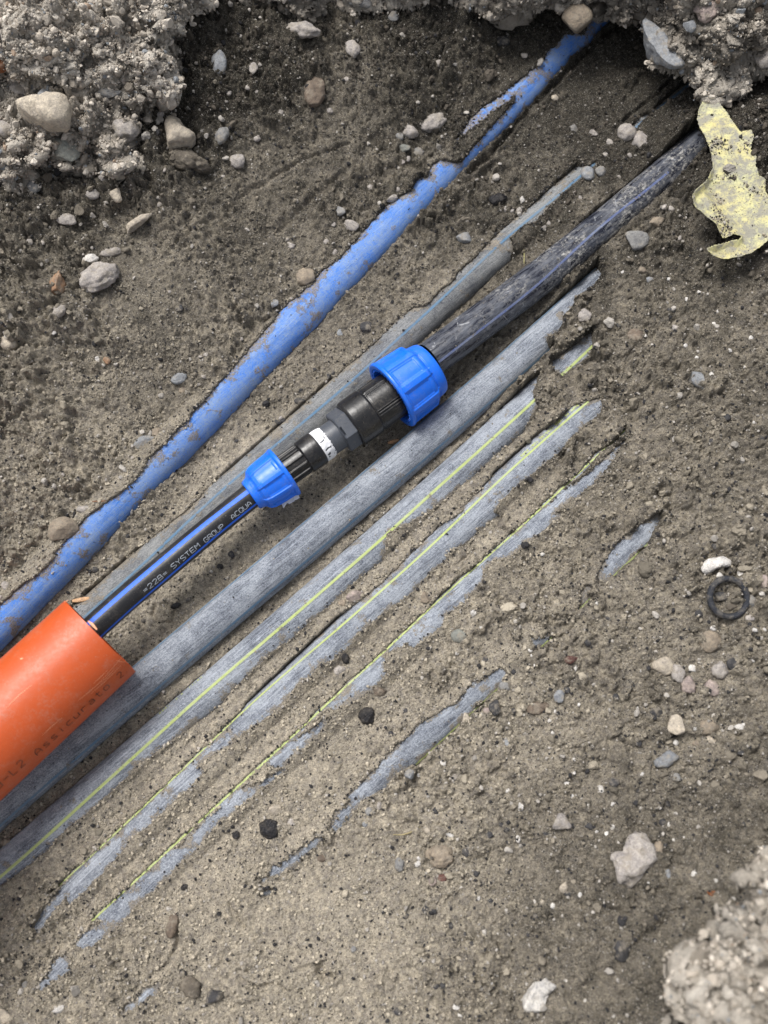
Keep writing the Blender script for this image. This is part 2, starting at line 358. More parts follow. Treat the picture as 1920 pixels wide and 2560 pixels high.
EXPO = {
 'blue': [strip([(-900, 2300), (-300, 1790)]+c(5, (-30, 438), (0, 410), (60, 355), (110, 310), (170, 270), (235, 210), (240, 180), (390, 10))+c(3, (410, 1105), (470, 1060), (560, 1000), (620, 930), (640, 880), (700, 830), (780, 740), (800, 735), (830, 690), (900, 610), (960, 540), (1080, 400), (1150, 320), (1220, 230), (1280, 180), (1340, 130), (1400, 60), (1470, 10))+c(2, (0, 900), (55, 860), (110, 830), (150, 770), (185, 765), (200, 730), (240, 690), (290, 705), (335, 700), (385, 640), (470, 545), (560, 450), (570, 400), (640, 335), (690, 265), (715, 215), (745, 195), (780, 148), (830, 150), (870, 150), (890, 80), (950, 60)),
   [(-700, 2700), (-250, 2100)]+c(5, (0, 660), (180, 520), (400, 310), (700, 0))+c(3, (820, 1020), (1100, 700), (1420, 370), (1700, 80))+c(2, (60, 1110), (210, 940), (350, 815), (445, 720), (515, 635), (560, 550), (640, 480), (715, 425), (790, 320), (790, 270), (860, 240), (960, 150), (1000, 80))),
   c(2, (310, 605), (345, 560), (375, 515), (420, 470), (500, 420), (560, 370), (620, 320), (660, 290), (690, 270), (700, 300), (640, 350), (580, 400), (520, 455), (465, 480), (440, 510), (390, 545), (350, 580), (325, 610))],
 'dusty': [strip([(-100, 1750)]+c(5, (150, 560), (270, 440), (350, 380), (430, 300), (610, 150), (800, 0))+c(3, (830, 1080), (1000, 900), (1200, 740), (1400, 560), (1500, 480), (1640, 360))+c(4, (0, 335), (60, 275), (130, 225), (180, 222), (250, 150), (310, 102), (312, 80), (345, 50), (395, 8))+c(2, (430, 1070), (540, 968), (640, 885), (740, 795), (830, 718), (880, 722), (915, 703)),
   [(0, 1850)]+c(5, (600, 600), (1000, 300))+c(3, (1200, 1100), (1659, 800))+c(4, (0, 620), (200, 440), (390, 240), (480, 150), (545, 95), (562, 60), (545, 0))+c(2, (560, 1085), (545, 1030), (600, 975), (650, 965), (720, 885), (790, 820), (860, 765), (915, 712))),
   c(2, (1360, 333), (1310, 350), (1260, 392), (1200, 440), (1150, 495), (1175, 503), (1260, 455), (1310, 400), (1365, 350)),
   c(2, (1060, 556), (1100, 515), (1140, 490), (1150, 505), (1110, 535), (1075, 570))],
 'black': [strip([(1000, 880), (1270, 640)]+c(2, (640, 1080), (960, 850), (1190, 660), (1330, 555), (1345, 540)), [(1100, 1010), (1460, 760)]+c(2, (1060, 1080), (1260, 880), (1420, 700), (1400, 620), (1360, 560)))],
 'grey': [strip([(-1000, 2750), (-200, 2080), (0, 1900), (400, 1560), (800, 1220), (1200, 870), (1440, 660)]+c(4, (870, 50), (905, 42)), [(-800, 3000), (0, 2180), (200, 2010), (600, 1680), (1000, 1330), (1340, 990)]+c(4, (740, 470), (722, 420), (700, 350), (745, 330), (775, 290), (770, 260), (820, 220), (822, 185), (870, 160), (925, 110), (940, 75)))],
 'stripe_a': [strip([(-900, 2800), (-100, 2160), (150, 1940), (500, 1650), (900, 1310), (1150, 1080)]+c(4, (500, 620), (560, 575), (620, 530), (670, 515)), [(-700, 3000), (-100, 2300)]+c(7, (-10, 515), (60, 470), (150, 400), (200, 360), (240, 310), (300, 250), (370, 200), (470, 110), (570, 20))+c(5, (600, 1090), (700, 1020), (780, 960), (870, 900), (960, 830), (1010, 760), (1120, 660), (1180, 600), (1270, 540), (1380, 440), (1500, 330), (1560, 280), (1659, 210))+c(4, (10, 1200), (170, 1120), (290, 1030), (400, 940), (480, 860), (560, 810), (600, 770), (640, 690), (665, 650), (640, 590), (665, 540))), c(4, (690, 478), (760, 430), (830, 380), (895, 325), (903, 400), (880, 440), (850, 462), (820, 485), (770, 518), (735, 500), (715, 485))],
 'stripe_b': [strip(c(7, (145, 690), (190, 600), (240, 545), (290, 485), (310, 465), (370, 415), (430, 345), (490, 290), (545, 235), (610, 175), (670, 120), (720, 75), (745, 45), (810, -5))+c(5, (800, 1100), (900, 1010), (1000, 920), (1035, 870), (1060, 830), (1120, 760), (1200, 680), (1270, 590), (1340, 555), (1380, 520), (1420, 470), (1480, 440), (1560, 380), (1659, 300))+c(6, (0, 295), (60, 240), (100, 195), (170, 130), (240, 60), (300, 25), (345, -5))+c(4, (345, 1080), (430, 1000), (470, 940), (530, 880), (590, 820), (630, 800), (660, 770), (740, 720), (800, 660), (860, 630), (885, 628), (930, 615)),
   c(7, (160, 718), (200, 680), (245, 600), (262, 590), (285, 545), (300, 590), (340, 560), (375, 520), (390, 500), (430, 470), (520, 370), (560, 310), (640, 250), (700, 190), (740, 150), (800, 100), (890, 10))+c(5, (850, 1100), (930, 1040), (1000, 1000), (1040, 960), (1100, 920), (1180, 870), (1240, 800), (1290, 740), (1350, 700), (1380, 660), (1430, 640), (1520, 570), (1540, 520), (1600, 490), (1650, 440))+c(6, (0, 432), (60, 395), (150, 320), (190, 270), (260, 210), (290, 160), (370, 130), (400, 90), (500, 10))+c(4, (470, 1106), (500, 1060), (560, 1000), (640, 940), (700, 890), (760, 850), (800, 790), (860, 740), (925, 690), (945, 650)))],
 'stripe_c': [strip(c(6, (5, 596), (80, 520), (190, 420), (290, 312), (400, 230), (520, 120), (655, 0))+c(4, (700, 1085), (760, 1020), (850, 965), (960, 868), (1040, 790), (1060, 780)),
   c(6, (20, 606), (90, 570), (130, 580), (200, 530), (250, 490), (270, 440), (340, 390), (420, 310), (432, 250), (470, 210), (540, 195), (650, 110), (780, 0))+c(4, (740, 1106), (800, 1060), (850, 1030), (920, 965), (980, 900), (1000, 860), (1030, 815))),
   c(5, (1659, 600), (1560, 690), (1480, 760), (1400, 835), (1440, 855), (1500, 830), (1560, 800), (1600, 770), (1659, 715)),
   strip(c(7, (320, 760), (340, 735), (400, 690), (440, 655), (400, 655), (480, 590), (600, 480), (710, 375), (790, 330), (820, 290), (870, 235), (940, 180), (1020, 90), (1130, 60), (1220, 0))+c(5, (1140, 1090), (1240, 1000), (1330, 950), (1400, 895)), c(7, (330, 778), (400, 770), (440, 730), (500, 700), (545, 650), (600, 590), (680, 510), (720, 480), (760, 430), (830, 370), (850, 340), (890, 300), (930, 240), (980, 215), (1030, 170), (1100, 110), (1170, 60), (1240, 10))+c(5, (1230, 1090), (1290, 1030), (1350, 990), (1425, 895))),
   c(7, (155, 965), (180, 920), (215, 880), (230, 840), (265, 810), (300, 815), (310, 850), (290, 885), (240, 910), (200, 945))],
 'stripe_d': [strip(c(6, (915, 295), (935, 245), (980, 170), (1020, 120), (1080, 80), (1130, 40), (1185, 5)), c(6, (950, 305), (1000, 270), (1060, 205), (1100, 160), (1135, 150), (1160, 90), (1195, 30))),
   c(6, (850, 350), (870, 320), (895, 315), (880, 360), (900, 375), (860, 405), (840, 420), (850, 385)),
   c(6, (630, 545), (690, 545), (710, 520), (720, 550), (690, 585), (660, 580)),
   strip(c(7, (1500, 125), (1560, 60), (1630, -5))+c(6, (0, 1058), (50, 1010), (110, 965), (140, 925), (215, 880), (260, 850), (310, 828), (350, 780), (380, 738), (450, 710), (500, 675)), c(7, (1500, 135), (1560, 135), (1600, 120), (1659, 90))+c(6, (70, 1120), (160, 1075), (250, 985), (330, 915), (345, 880), (380, 850), (400, 818), (430, 820), (490, 770), (530, 695))),
   c(7, (1659, 30), (1540, 125), (1480, 170), (1430, 235), (1420, 275), (1450, 280), (1480, 240), (1530, 190), (1560, 140), (1659, 60)),
   c(7, (1120, 480), (1180, 440), (1260, 380), (1330, 320), (1380, 298), (1400, 310), (1330, 370), (1270, 430), (1210, 460), (1140, 495)),
   c(7, (1115, 545), (1150, 520), (1185, 520), (1170, 545), (1130, 560)),
   c(7, (515, 1080), (530, 1030), (580, 1000), (620, 955), (690, 915), (690, 960), (640, 1000), (600, 1030), (560, 1050)),
   ],
}
PATCHY = {('stripe_c', 0): 4, ('stripe_c', 1): 5, ('stripe_c', 2): 5, ('stripe_c', 3): 9, ('stripe_d', 1): 8, ('stripe_d', 2): 6, ('stripe_d', 4): 12, ('stripe_d', 5): 14, ('stripe_d', 6): 6, ('stripe_d', 7): 9, ('blue', 1): 4, ('blue', 0): 1.5}

# ------------------------------------------------------------------ the trench bed (one sheet, real relief)
CTRL = """700 1400 0 .15 .2;560 1250 0 .15 .22;880 1180 0 .15 .28;1040 1080 -2 .2 .35;330 1570 2 .2 .22;420 1510 0 .15 .2;560 1130 3 .2 .25;60 1650 0 .2 .3;190 1530 0 .2 .3;-120 1830 0 .2 .3;110 1600 -2 .2 .3;260 1460 1 .2 .3;760 880 6 .3 .45;830 1000 0 .2 .45
1000 760 12 .4 .5;1200 752 2 .3 .5;1300 690 5 .3 .5;1095 838 0 .3 .5;1150 600 16 .5 .6;1300 450 14 .4 .6;1450 330 14 .2 .65;1560 380 12 .3 .65;1400 200 16 .2 .7;1550 200 10 .2 .8;1650 130 8 .3 .85;1330 330 12 .2 .6
400 1000 22 .6 .45;200 1200 24 .7 .4;60 1350 26 .8 .45;300 1130 22 .7 .45;650 790 24 .6 .45;850 560 28 .6 .5;1000 430 26 .7 .55;1150 300 24 .6 .65;1300 130 24 .4 .8
200 900 50 .5 .35;0 1000 70 .7 .4;0 800 85 .9 .5;150 700 80 1. .55;330 750 70 .3 .4;420 620 85 .3 .45;560 600 55 .3 .42;700 450 60 .2 .45;600 300 80 .8 .65;450 500 80 .9 .65
300 420 88 1. .7;100 400 95 1. .7;500 150 85 1. .8;700 150 85 1. .75;100 150 90 1. .7;300 250 90 1. .7;850 200 75 .6 .6;1000 150 70 .7 .75;850 330 55 .2 .5;700 650 35 .3 .4;1100 60 60 .9 .8
250 1010 36 .35 .35;100 1120 34 .6 .4;480 830 46 .4 .42;0 1180 40 .8 .5
1130 1130 2 .3 .5;930 1300 2 .3 .5;750 1450 2 .3 .45;560 1620 2 .3 .45;300 1820 2 .3 .35;100 1990 2 .3 .3;-100 2150 2 .3 .3
1420 860 16 .7 .5;1500 940 20 .9 .5;1350 1040 16 .8 .5;1230 1180 16 .5 .4;1080 1330 18 .4 .35;930 1460 18 .35 .3;760 1620 18 .3 .25;600 1780 18 .25 .2;450 1900 18 .25 .15;300 2030 18 .25 .12;100 2180 18 .3 .12;-100 2330 16 .4 .2
1550 800 32 .7 .45;1480 740 26 .6 .5;1600 680 34 .5 .5;1620 560 34 .5 .6;1750 620 50 .7 .55;1900 560 90 .9 .7;1830 330 80 1. .9;1740 260 40 .6 .9;1900 800 80 .6 .45;1750 800 58 .5 .45;1850 1000 70 .7 .5;1650 950 44 .7 .4;1500 1090 32 .5 .35;1600 1180 42 .6 .38
1400 1180 27 .5 .35;1200 1380 27 .4 .3;1040 1530 25 .35 .25;880 1680 23 .3 .2;750 1800 21 .25 .15;620 1920 20 .2 .1;480 2050 20 .2 .1;350 2180 20 .2 .1;160 2300 16 .5 .25;40 2400 12 .9 .45;60 2250 14 .8 .35;120 2480 14 .3 .15
1750 1200 62 .8 .5;1850 1350 72 .8 .5;1650 1450 54 .6 .4;1450 1350 36 .5 .35;1300 1480 34 .5 .32;1180 1620 32 .45 .3;1450 1600 42 .6 .38;1700 1650 58 .7 .45;1900 1600 80 .7 .45;1300 1780 36 .5 .35;1500 1850 50 .6 .4;1700 1880 66 .7 .45
1080 1950 32 .45 .25;900 2100 28 .3 .1;700 2250 26 .25 .08;500 2400 22 .3 .1;350 2520 18 .4 .15;850 2350 30 .25 .08;1050 2150 34 .5 .25;1150 2300 38 .55 .3;1000 2500 36 .3 .12;1250 2450 46 .6 .35;1300 2150 46 .6 .4;1450 2250 56 .6 .45;1600 2050 62 .6 .45;1750 2100 72 .5 .55
1650 2180 66 .5 .55;1570 2290 60 .6 .6;1440 2400 55 .6 .55;1900 2050 95 .6 .5;1850 2170 95 .3 .6;1730 2250 105 .2 .45;1600 2360 95 .2 .45;1480 2480 85 .3 .45;1850 2300 170 .4 .45;1700 2450 150 .4 .45;1900 2500 210 .5 .4;1600 2560 120 .4 .4
100 2560 14 .35 .15;700 2560 26 .3 .12;1300 2600 60 .6 .4""".replace("\n", ";")
ctl = np.array([[float(v) for v in r.split()] for r in CTRL.split(";") if r.strip()])  # last column: darkness of the soil colour, damp with shade painted in
# darker towards the head (damp and painted trench shade) and the right side
ctl[:, 4] += .10*(ctl[:, 1] < 1050)+.17*(ctl[:, 1] < 750)+.10*(ctl[:, 1] < 400)+.12*((ctl[:, 0] > 1200) & (ctl[:, 1] < 900))+.17*((ctl[:, 0] > 1150) & (ctl[:, 1] > 1900))+.12*((ctl[:, 0] > 1350) & (ctl[:, 1] > 900))-.02
cw = unproj(ctl[:, 0], ctl[:, 1], ctl[:, 2]/1000)
FINE = .00145
X0, X1, Y0, Y1 = -.60, .66, -.62, .86
def axis(a, b):
    f = np.arange(a, b, FINE); g = FINE*1.17**np.arange(1, 50); g = np.cumsum(g); g = g[g < 30]
    return np.concatenate([a-g[::-1], f, f[-1]+g])
gx, gy = axis(X0, X1), axis(Y0, Y1); NX, NY = len(gx), len(gy)
# coarse interpolation of the control values
cx = np.arange(X0-.3, X1+.3, .012); cy = np.arange(Y0-.3, Y1+.3, .012)
CX, CY = np.meshgrid(cx, cy); q = np.stack([CX.ravel(), CY.ravel()], -1)
d2 = ((q[:, None, :]-cw[None, :, :2])**2).sum(-1)
wgt = np.exp(-d2/(2*.042**2))+1e-4/(d2+.002)**1.5*1e-3; wgt /= wgt.sum(1)[:, None]
CZ = [(wgt@v).reshape(CX.shape) for v in (ctl[:, 2]/1000, ctl[:, 3], ctl[:, 4])]
def interp2(A, x, y, ax, ay):
    i = np.clip(np.searchsorted(ax, x)-1, 0, len(ax)-2); j = np.clip(np.searchsorted(ay, y)-1, 0, len(ay)-2)
    u = np.clip((x-ax[i])/(ax[i+1]-ax[i]), 0, 1); v = np.clip((y-ay[j])/(ay[j+1]-ay[j]), 0, 1)
    return (A[j, i]*(1-u)+A[j, i+1]*u)*(1-v)+(A[j+1, i]*(1-u)+A[j+1, i+1]*u)*v
GX, GY = np.meshgrid(gx, gy); fx, fy = GX.ravel(), GY.ravel()
H, RO, DAMP_SH = [interp2(A, fx, fy, cx, cy) for A in CZ]
# beyond the picture: trench goes on to the lower left, ground level all round
ox = np.maximum(np.maximum(X0-.05-fx, fx-X1), 0); oy = np.maximum(np.maximum(Y0-.05-fy, fy-Y1+.05), 0)
od = np.hypot(ox, oy); along = (-fx-fy)/1.414; across = (fx-fy+.25)/1.414
trench = smooth(.2, .5, along)*(1-smooth(.35, .62, np.abs(across)))*(1-smooth(1.1, 1.5, along))
H = H+(.32-H)*smooth(.0, .35, od)*(1-trench)
RO = np.where(od > .3, .8, RO); DAMP_SH = np.where(od > .3, .35, DAMP_SH)
H = H + .0+.02*perlin(col3(fx*1.3, fy*1.3))*smooth(.1, 1, od)
inn = (fx > X0-.05) & (fx < X1+.05) & (fy > Y0-.05) & (fy < Y1+.05)
p = col3(fx[inn], fy[inn]); ro = RO[inn]; we = DAMP_SH[inn]
pp = proj(np.column_stack([p[:, :2], H[inn]]))
mid = fbm(p*14, 3); h = H[inn]+.007*mid*(.35+ro); ro = np.clip(ro+.30*fbm(p*8+21, 3)*smooth(.12, .3, ro), .05, 1.15)
# ridges and drag marks running with the pipes
dr = p@np.array([[.69, .72, 0], [-.72, .69, 0], [0, 0, 1]]).T
h += .0020*fbm(dr*np.array([5, 38, 1]), 3)*(1-ro)
n1 = fbm(p*np.array([55, 55, 1]), 4, .6)
# hard worley crumbs at three sizes
warp = .35*np.stack([perlin(p*90), perlin(p*90+31), 0*fx[inn]], -1)
tint = np.full(len(p), .45)
for sc, am, thr in ((33, .0085, .62), (62, .0060, .42), (125, .0038, .22), (230, .0026, 0.), (400, .0019, -.2)):
    f, i = worley(p*sc+warp)
    keepc = R3[i, 3] < np.clip((ro-thr)*1.5+.12+.25*n1, .03 if sc < 200 else .75, 1)
    bmp = np.sqrt(np.clip(1-(f/.72)**2, 0, 1))*keepc
    s = np.where(ro > .2, 1., .55+ro*2.2)
    h += am*bmp*(.35+.65*R3[i, 2])*s*(.55+ro)
    tint += (R3[i, 1]-.5)*(.26 if sc < 200 else .62)*keepc
h += .0011*n1*(.3+ro)
# pits in the flat muddy floor
f, i = worley(p*155+7)
pit = (R3[i, 0] < .10)*(f < .22)*(ro < .32)*(h < .02); h -= .0022*pit; 
we = np.clip(we*.92-.03+.20*fbm(p*9+3, 3)+.20*n1, 0, 1)
we = np.maximum(we, .8*pit)  # pits get a darker colour
# cracks, toe lines and prints (traced)
for line, wd, dp, asym in (
    (c(2, (1120, 55), (900, 190), (850, 250), (700, 400), (560, 540), (530, 585), (440, 690), (360, 760)), 7, .010, 0),
    (c(2, (1270, 335), (1180, 405), (1040, 525)), 4, .008, 0), (c(2, (1020, 210), (1050, 290), (1110, 370)), 3, .002, 0),
    (c(7, (990, 580), (1020, 640), (1060, 690)), 4, .0045, 0), (c(7, (1040, 905), (1100, 945), (1190, 930), (1235, 955)), 4, .0045, 0),
    (c(7, (250, 680), (262, 730), (275, 760)), 4, .003, 0), (c(7, (180, 815), (300, 820), (360, 835)), 3, .003, 0),
    (c(7, (760, 700), (765, 780), (740, 830), (690, 880), (600, 960)), 6, .007, 0), (c(7, (1380, 860), (1400, 910), (1440, 900)), 9, .010, 0),
    (c(8, (1650, 470), (1400, 560), (1220, 680), (1060, 800), (960, 900), (820, 1010)), 17, .005, 0),
    (c(8, (1000, 420), (990, 500), (1020, 620)), 8, .003, 0), (c(7, (1290, 870), (1420, 830)), 4, .003, 0), (c(7, (1300, 960), (1330, 1010)), 4, .004, 0),
    (c(1, (980, 900), (1100, 820), (1250, 720), (1500, 620)), 5, .004, 0), (c(1, (760, 1050), (900, 960), (1040, 880)), 4, .003, 0), (c(1, (1200, 1000), (1330, 870), (1480, 760)), 8, .004, 0),
    (c(2, (370, 790), (420, 760), (520, 690), (620, 640)), 6, .003, 0), (c(3, (0, 740), (90, 690), (160, 640)), 6, .004, 0), (c(3, (150, 900), (260, 830), (330, 700)), 9, .004, 0),
    (c(4, (1050, 660), (1150, 800), (1220, 950), (1250, 1090)), 26, .009, 0), (c(6, (1150, 60), (1230, 180), (1280, 240)), 24, .006, 0), (c(4, (980, 330), (930, 420), (1010, 520)), 10, .003, 0),
    (c(6, (530, 480), (520, 550), (560, 590), (620, 560), (600, 500)), 10, .008, 0), (c(5, (670, 400), (660, 440), (690, 480), (740, 470), (745, 420), (700, 400)), 5, .004, 0), (c(5, (600, 455), (600, 500), (640, 520)), 5, .003, 0),
    (c(5, (515, 140), (520, 180), (570, 170)), 6, .004, 0)):
    L = np.asarray(line, float); bb = (pp[:, 0] > L[:, 0].min()-70) & (pp[:, 0] < L[:, 0].max()+70) & (pp[:, 1] > L[:, 1].min()-70) & (pp[:, 1] < L[:, 1].max()+70)
    ii = np.nonzero(bb)[0]
    if len(ii) == 0: continue
    dd = line_d(pp[ii]+6*np.stack([perlin(p[ii]*60), perlin(p[ii]*60+9)], -1), L)/wd*(1+.5*perlin(p[ii]*40+5))
    h[ii] -= dp*np.exp(-dd**2); h[ii] += dp*.35*np.exp(-((dd-2)/.8)**2)
H[inn] = h; DAMP_SH[inn] = we
TI = np.full(len(fx), .45); TI[inn] = tint
H2 = H.reshape(NY, NX)
# the bed stands up to the shoulders of the half buried pipes
def shoulder():
    Hq = H2.ravel().copy()
    for name, up_, sides in (('stripe_a', .0150, (-1,)), ('stripe_b', .0165, (-1, 1)), ('stripe_c', .0175, (-1, 1)), ('stripe_d', .018, (-1, 1)), ('blue', .012, (1,)), ('dusty', .012, (1,))):
        q = PIPES[name]; C, r = q['C'][::3], q['r']; best = np.full(NX*NY, 9.); lv = np.full(NX*NY, -9.)
        for a, b in zip(C[:-1], C[1:]):
            e = r+.03; i0, i1 = np.searchsorted(gx, [min(a[0], b[0])-e, max(a[0], b[0])+e]); j0, j1 = np.searchsorted(gy, [min(a[1], b[1])-e, max(a[1], b[1])+e])
            if i1 <= i0 or j1 <= j0: continue
            X, Y = np.meshgrid(gx[i0:i1], gy[j0:j1]); X, Y = X.ravel(), Y.ravel(); idx = (np.arange(j0, j1)[:, None]*NX+np.arange(i0, i1)[None]).ravel(); ab = (b-a)[:2]
            t = np.clip(((X-a[0])*ab[0]+(Y-a[1])*ab[1])/(ab@ab), 0, 1); dx, dy = X-a[0]-t*ab[0], Y-a[1]-t*ab[1]; d = np.hypot(dx, dy); sg = np.sign(ab[0]*dy-ab[1]*dx)
            m = d < best[idx]; k = idx[m]; best[k] = d[m]; on = np.zeros(m.sum(), bool)
            for s_ in sides: on |= (sg[m] == s_) | (d[m] < r*.3)
            fall = .55*np.clip(d[m]-r-.004, 0, None)+8*np.clip(d[m]-r-.004, 0, None)**2
            lv[k] = np.where(on, a[2]+t[m]*(b[2]-a[2])+up_-fall, -9.)
        m = lv > -1; dl = lv[m]-Hq[m]; Hq[m] += np.where(dl > -.004, (dl+.004)**2/.016*(dl < .004)+np.maximum(dl, 0)*(dl >= .004), 0)*1.
    return Hq
H2 = shoulder().reshape(NY, NX)
# earth lies against, over and under the pipes
def smin_mask(name):
    q = PIPES[name]; C, r = q['C'], q['r']; lat = np.full(NX*NY, 9.); zc = np.zeros(NX*NY)
    S = C[::3] if (len(C)-1) % 3 == 0 else np.vstack([C[::3], C[-1:]])
    for a, b in zip(S[:-1], S[1:]):
        i0, i1 = np.searchsorted(gx, [min(a[0], b[0])-r-.012, max(a[0], b[0])+r+.012])
        j0, j1 = np.searchsorted(gy, [min(a[1], b[1])-r-.012, max(a[1], b[1])+r+.012])
        if i1 <= i0 or j1 <= j0: continue
        X, Y = np.meshgrid(gx[i0:i1], gy[j0:j1]); idx = (np.arange(j0, j1)[:, None]*NX+np.arange(i0, i1)[None]).ravel()
        ab = (b-a)[:2]; t = np.clip(((X.ravel()-a[0])*ab[0]+(Y.ravel()-a[1])*ab[1])/(ab@ab), 0, 1)
        d = np.hypot(X.ravel()-a[0]-t*ab[0], Y.ravel()-a[1]-t*ab[1])
        m = d < lat[idx]; k = idx[m]; lat[k] = d[m]; zc[k] = (a[2]+t*(b[2]-a[2]))[m]
    return lat, zc
SY = {'stripe_a': [(-600, 2690)]+c(7, (0, 475), (170, 330), (300, 200), (530, 0))+c(5, (530, 1100), (720, 930), (900, 760), (1180, 530), (1400, 330), (1659, 115))+c(4, (110, 1106), (290, 950), (380, 870), (500, 760), (670, 605), (770, 510), (890, 402)),
 'stripe_b': c(7, (180, 580), (300, 465), (400, 380), (500, 280), (580, 210), (680, 110), (720, 75), (810, 0))+c(5, (800, 1100), (1040, 870), (1180, 740), (1330, 620), (1650, 340))+c(6, (0, 330), (190, 160), (370, 0))+c(4, (360, 1090), (460, 1000), (600, 880), (740, 750), (885, 630)),
 'stripe_c': c(7, (400, 655), (540, 535), (710, 370), (870, 225), (1020, 90))+c(5, (1130, 1090), (1290, 950), (1400, 840), (1540, 710), (1645, 620))+c(6, (10, 600), (80, 530), (190, 430), (300, 310), (400, 240), (520, 130), (655, 10))+c(4, (715, 1050), (760, 1010), (850, 940), (920, 850), (1000, 800), (1035, 760)),
 'stripe_d': c(6, (130, 1100), (330, 910), (485, 770), (700, 565), (880, 385), (990, 270), (1130, 150))}
SYM = {'stripe_d': [c(6, (130, 1100), (330, 910), (430, 820)), c(6, (850, 412), (895, 365)), c(6, (990, 270), (1130, 150))], 'stripe_b': [c(7, (230, 532), (300, 465), (400, 380), (500, 280), (580, 210)), c(7, (640, 150), (720, 75), (810, 0))+SY['stripe_b'][8:]]}
EDGE = []; ONP = []; Hf = H2.ravel(); PIPEH = np.full(NX*NY, -1.)
for name in ('dusty', 'blue', 'black', 'grey', 'stripe_a', 'stripe_b', 'stripe_c', 'stripe_d'):
    lat, zc = smin_mask(name); r = PIPES[name]['r']
    k = np.nonzero(lat < r+.006)[0]; la = lat[k]
    surf = zc[k]+np.sqrt(np.clip(r*r-la*la, 0, None))
    P3 = np.stack([fx[k], fy[k], surf], -1); px = proj(P3)
    base = Hf[k]; pk = col3(fx[k], fy[k])
    side = ((pk[:, 0]-0)*0)
    jit = 3.6*perlin(pk*95)+2.8*perlin(pk*240)
    sd = np.full(len(k), 1e3)
    for n_, poly in enumerate(EXPO[name]):
        pt = PATCHY.get((name, n_), 0); d = poly_sd(px, poly)+jit*.7
        if pt: d = d+pt*(1.0*perlin(pk*np.array([150, 150, 1])+4)+.9*perlin(pk*320))
        sd = np.minimum(sd, d)
    if name in ('stripe_b', 'stripe_c', 'stripe_d'):
        near = sd < 60
        sd[near] = np.minimum(sd[near], np.clip(np.min([line_d(px[near], g_) for g_ in SYM.get(name, [SY[name]])], axis=0)-4.0+3.0*perlin(pk[near]*130)+4.5*perlin(pk[near]*34), -.8, 99))
    inside = la < r
    lvl = np.clip(sd*.0024, -.006, .0034)
    cov = surf+lvl+.0008*perlin(pk*170)*(sd < -2)+.0012*np.clip(perlin(pk*330), 0, 1)
    film = np.minimum(surf+.0022+.0016*np.clip(fbm(pk*150, 3), -1, 1), surf+.006)
    hb = np.where(sd < 0, np.minimum(base, cov), np.maximum(np.minimum(base, np.maximum(surf+.012, base*1.0)), cov))
    hb = np.where(inside, hb, np.where(sd < 0, np.minimum(base, zc[k]+.004+.4*np.clip(base-zc[k], 0, .02)), base) if name in ('stripe_x',) else base)
    if False: pass
    eb = np.nonzero(inside & (sd > -1.5) & (sd < 7))[0]; e2 = np.nonzero(inside & (la < r*.9) & (((sd < -1) & (sd > -9) & (rng.random(len(k)) < .07)) | ((sd < -9) & (rng.random(len(k)) < .0045))))[0]; ONP.append(np.stack([fx[k[e2]], fy[k[e2]], surf[e2], DAMP_SH[k[e2]]], -1)); EDGE.append(np.stack([fx[k[eb]], fy[k[eb]], hb[eb], DAMP_SH[k[eb]]], -1))
    Hf[k] = hb; DAMP_SH[k] = np.where(inside & (sd > -3) & (sd < 5), np.clip(DAMP_SH[k]+.25, 0, 1), DAMP_SH[k])  # shadow line along the pipe edges painted into the soil colour
# press the bed down under the raised coupling and the orange pipe so nothing sinks in
H2 = Hf.reshape(NY, NX)
ground = np_mesh("ground", np.stack([fx, fy, Hf], -1), grid_faces(NY, NX), M_SOIL, attrs={'wet': DAMP_SH, 'tint': np.clip(TI, 0, 1)})
tag(ground, kind='structure', label="brown sandy earth of the trench bed and its crumbly sides")
def gz(x, y): return interp2(H2, np.atleast_1d(x), np.atleast_1d(y), gx, gy)

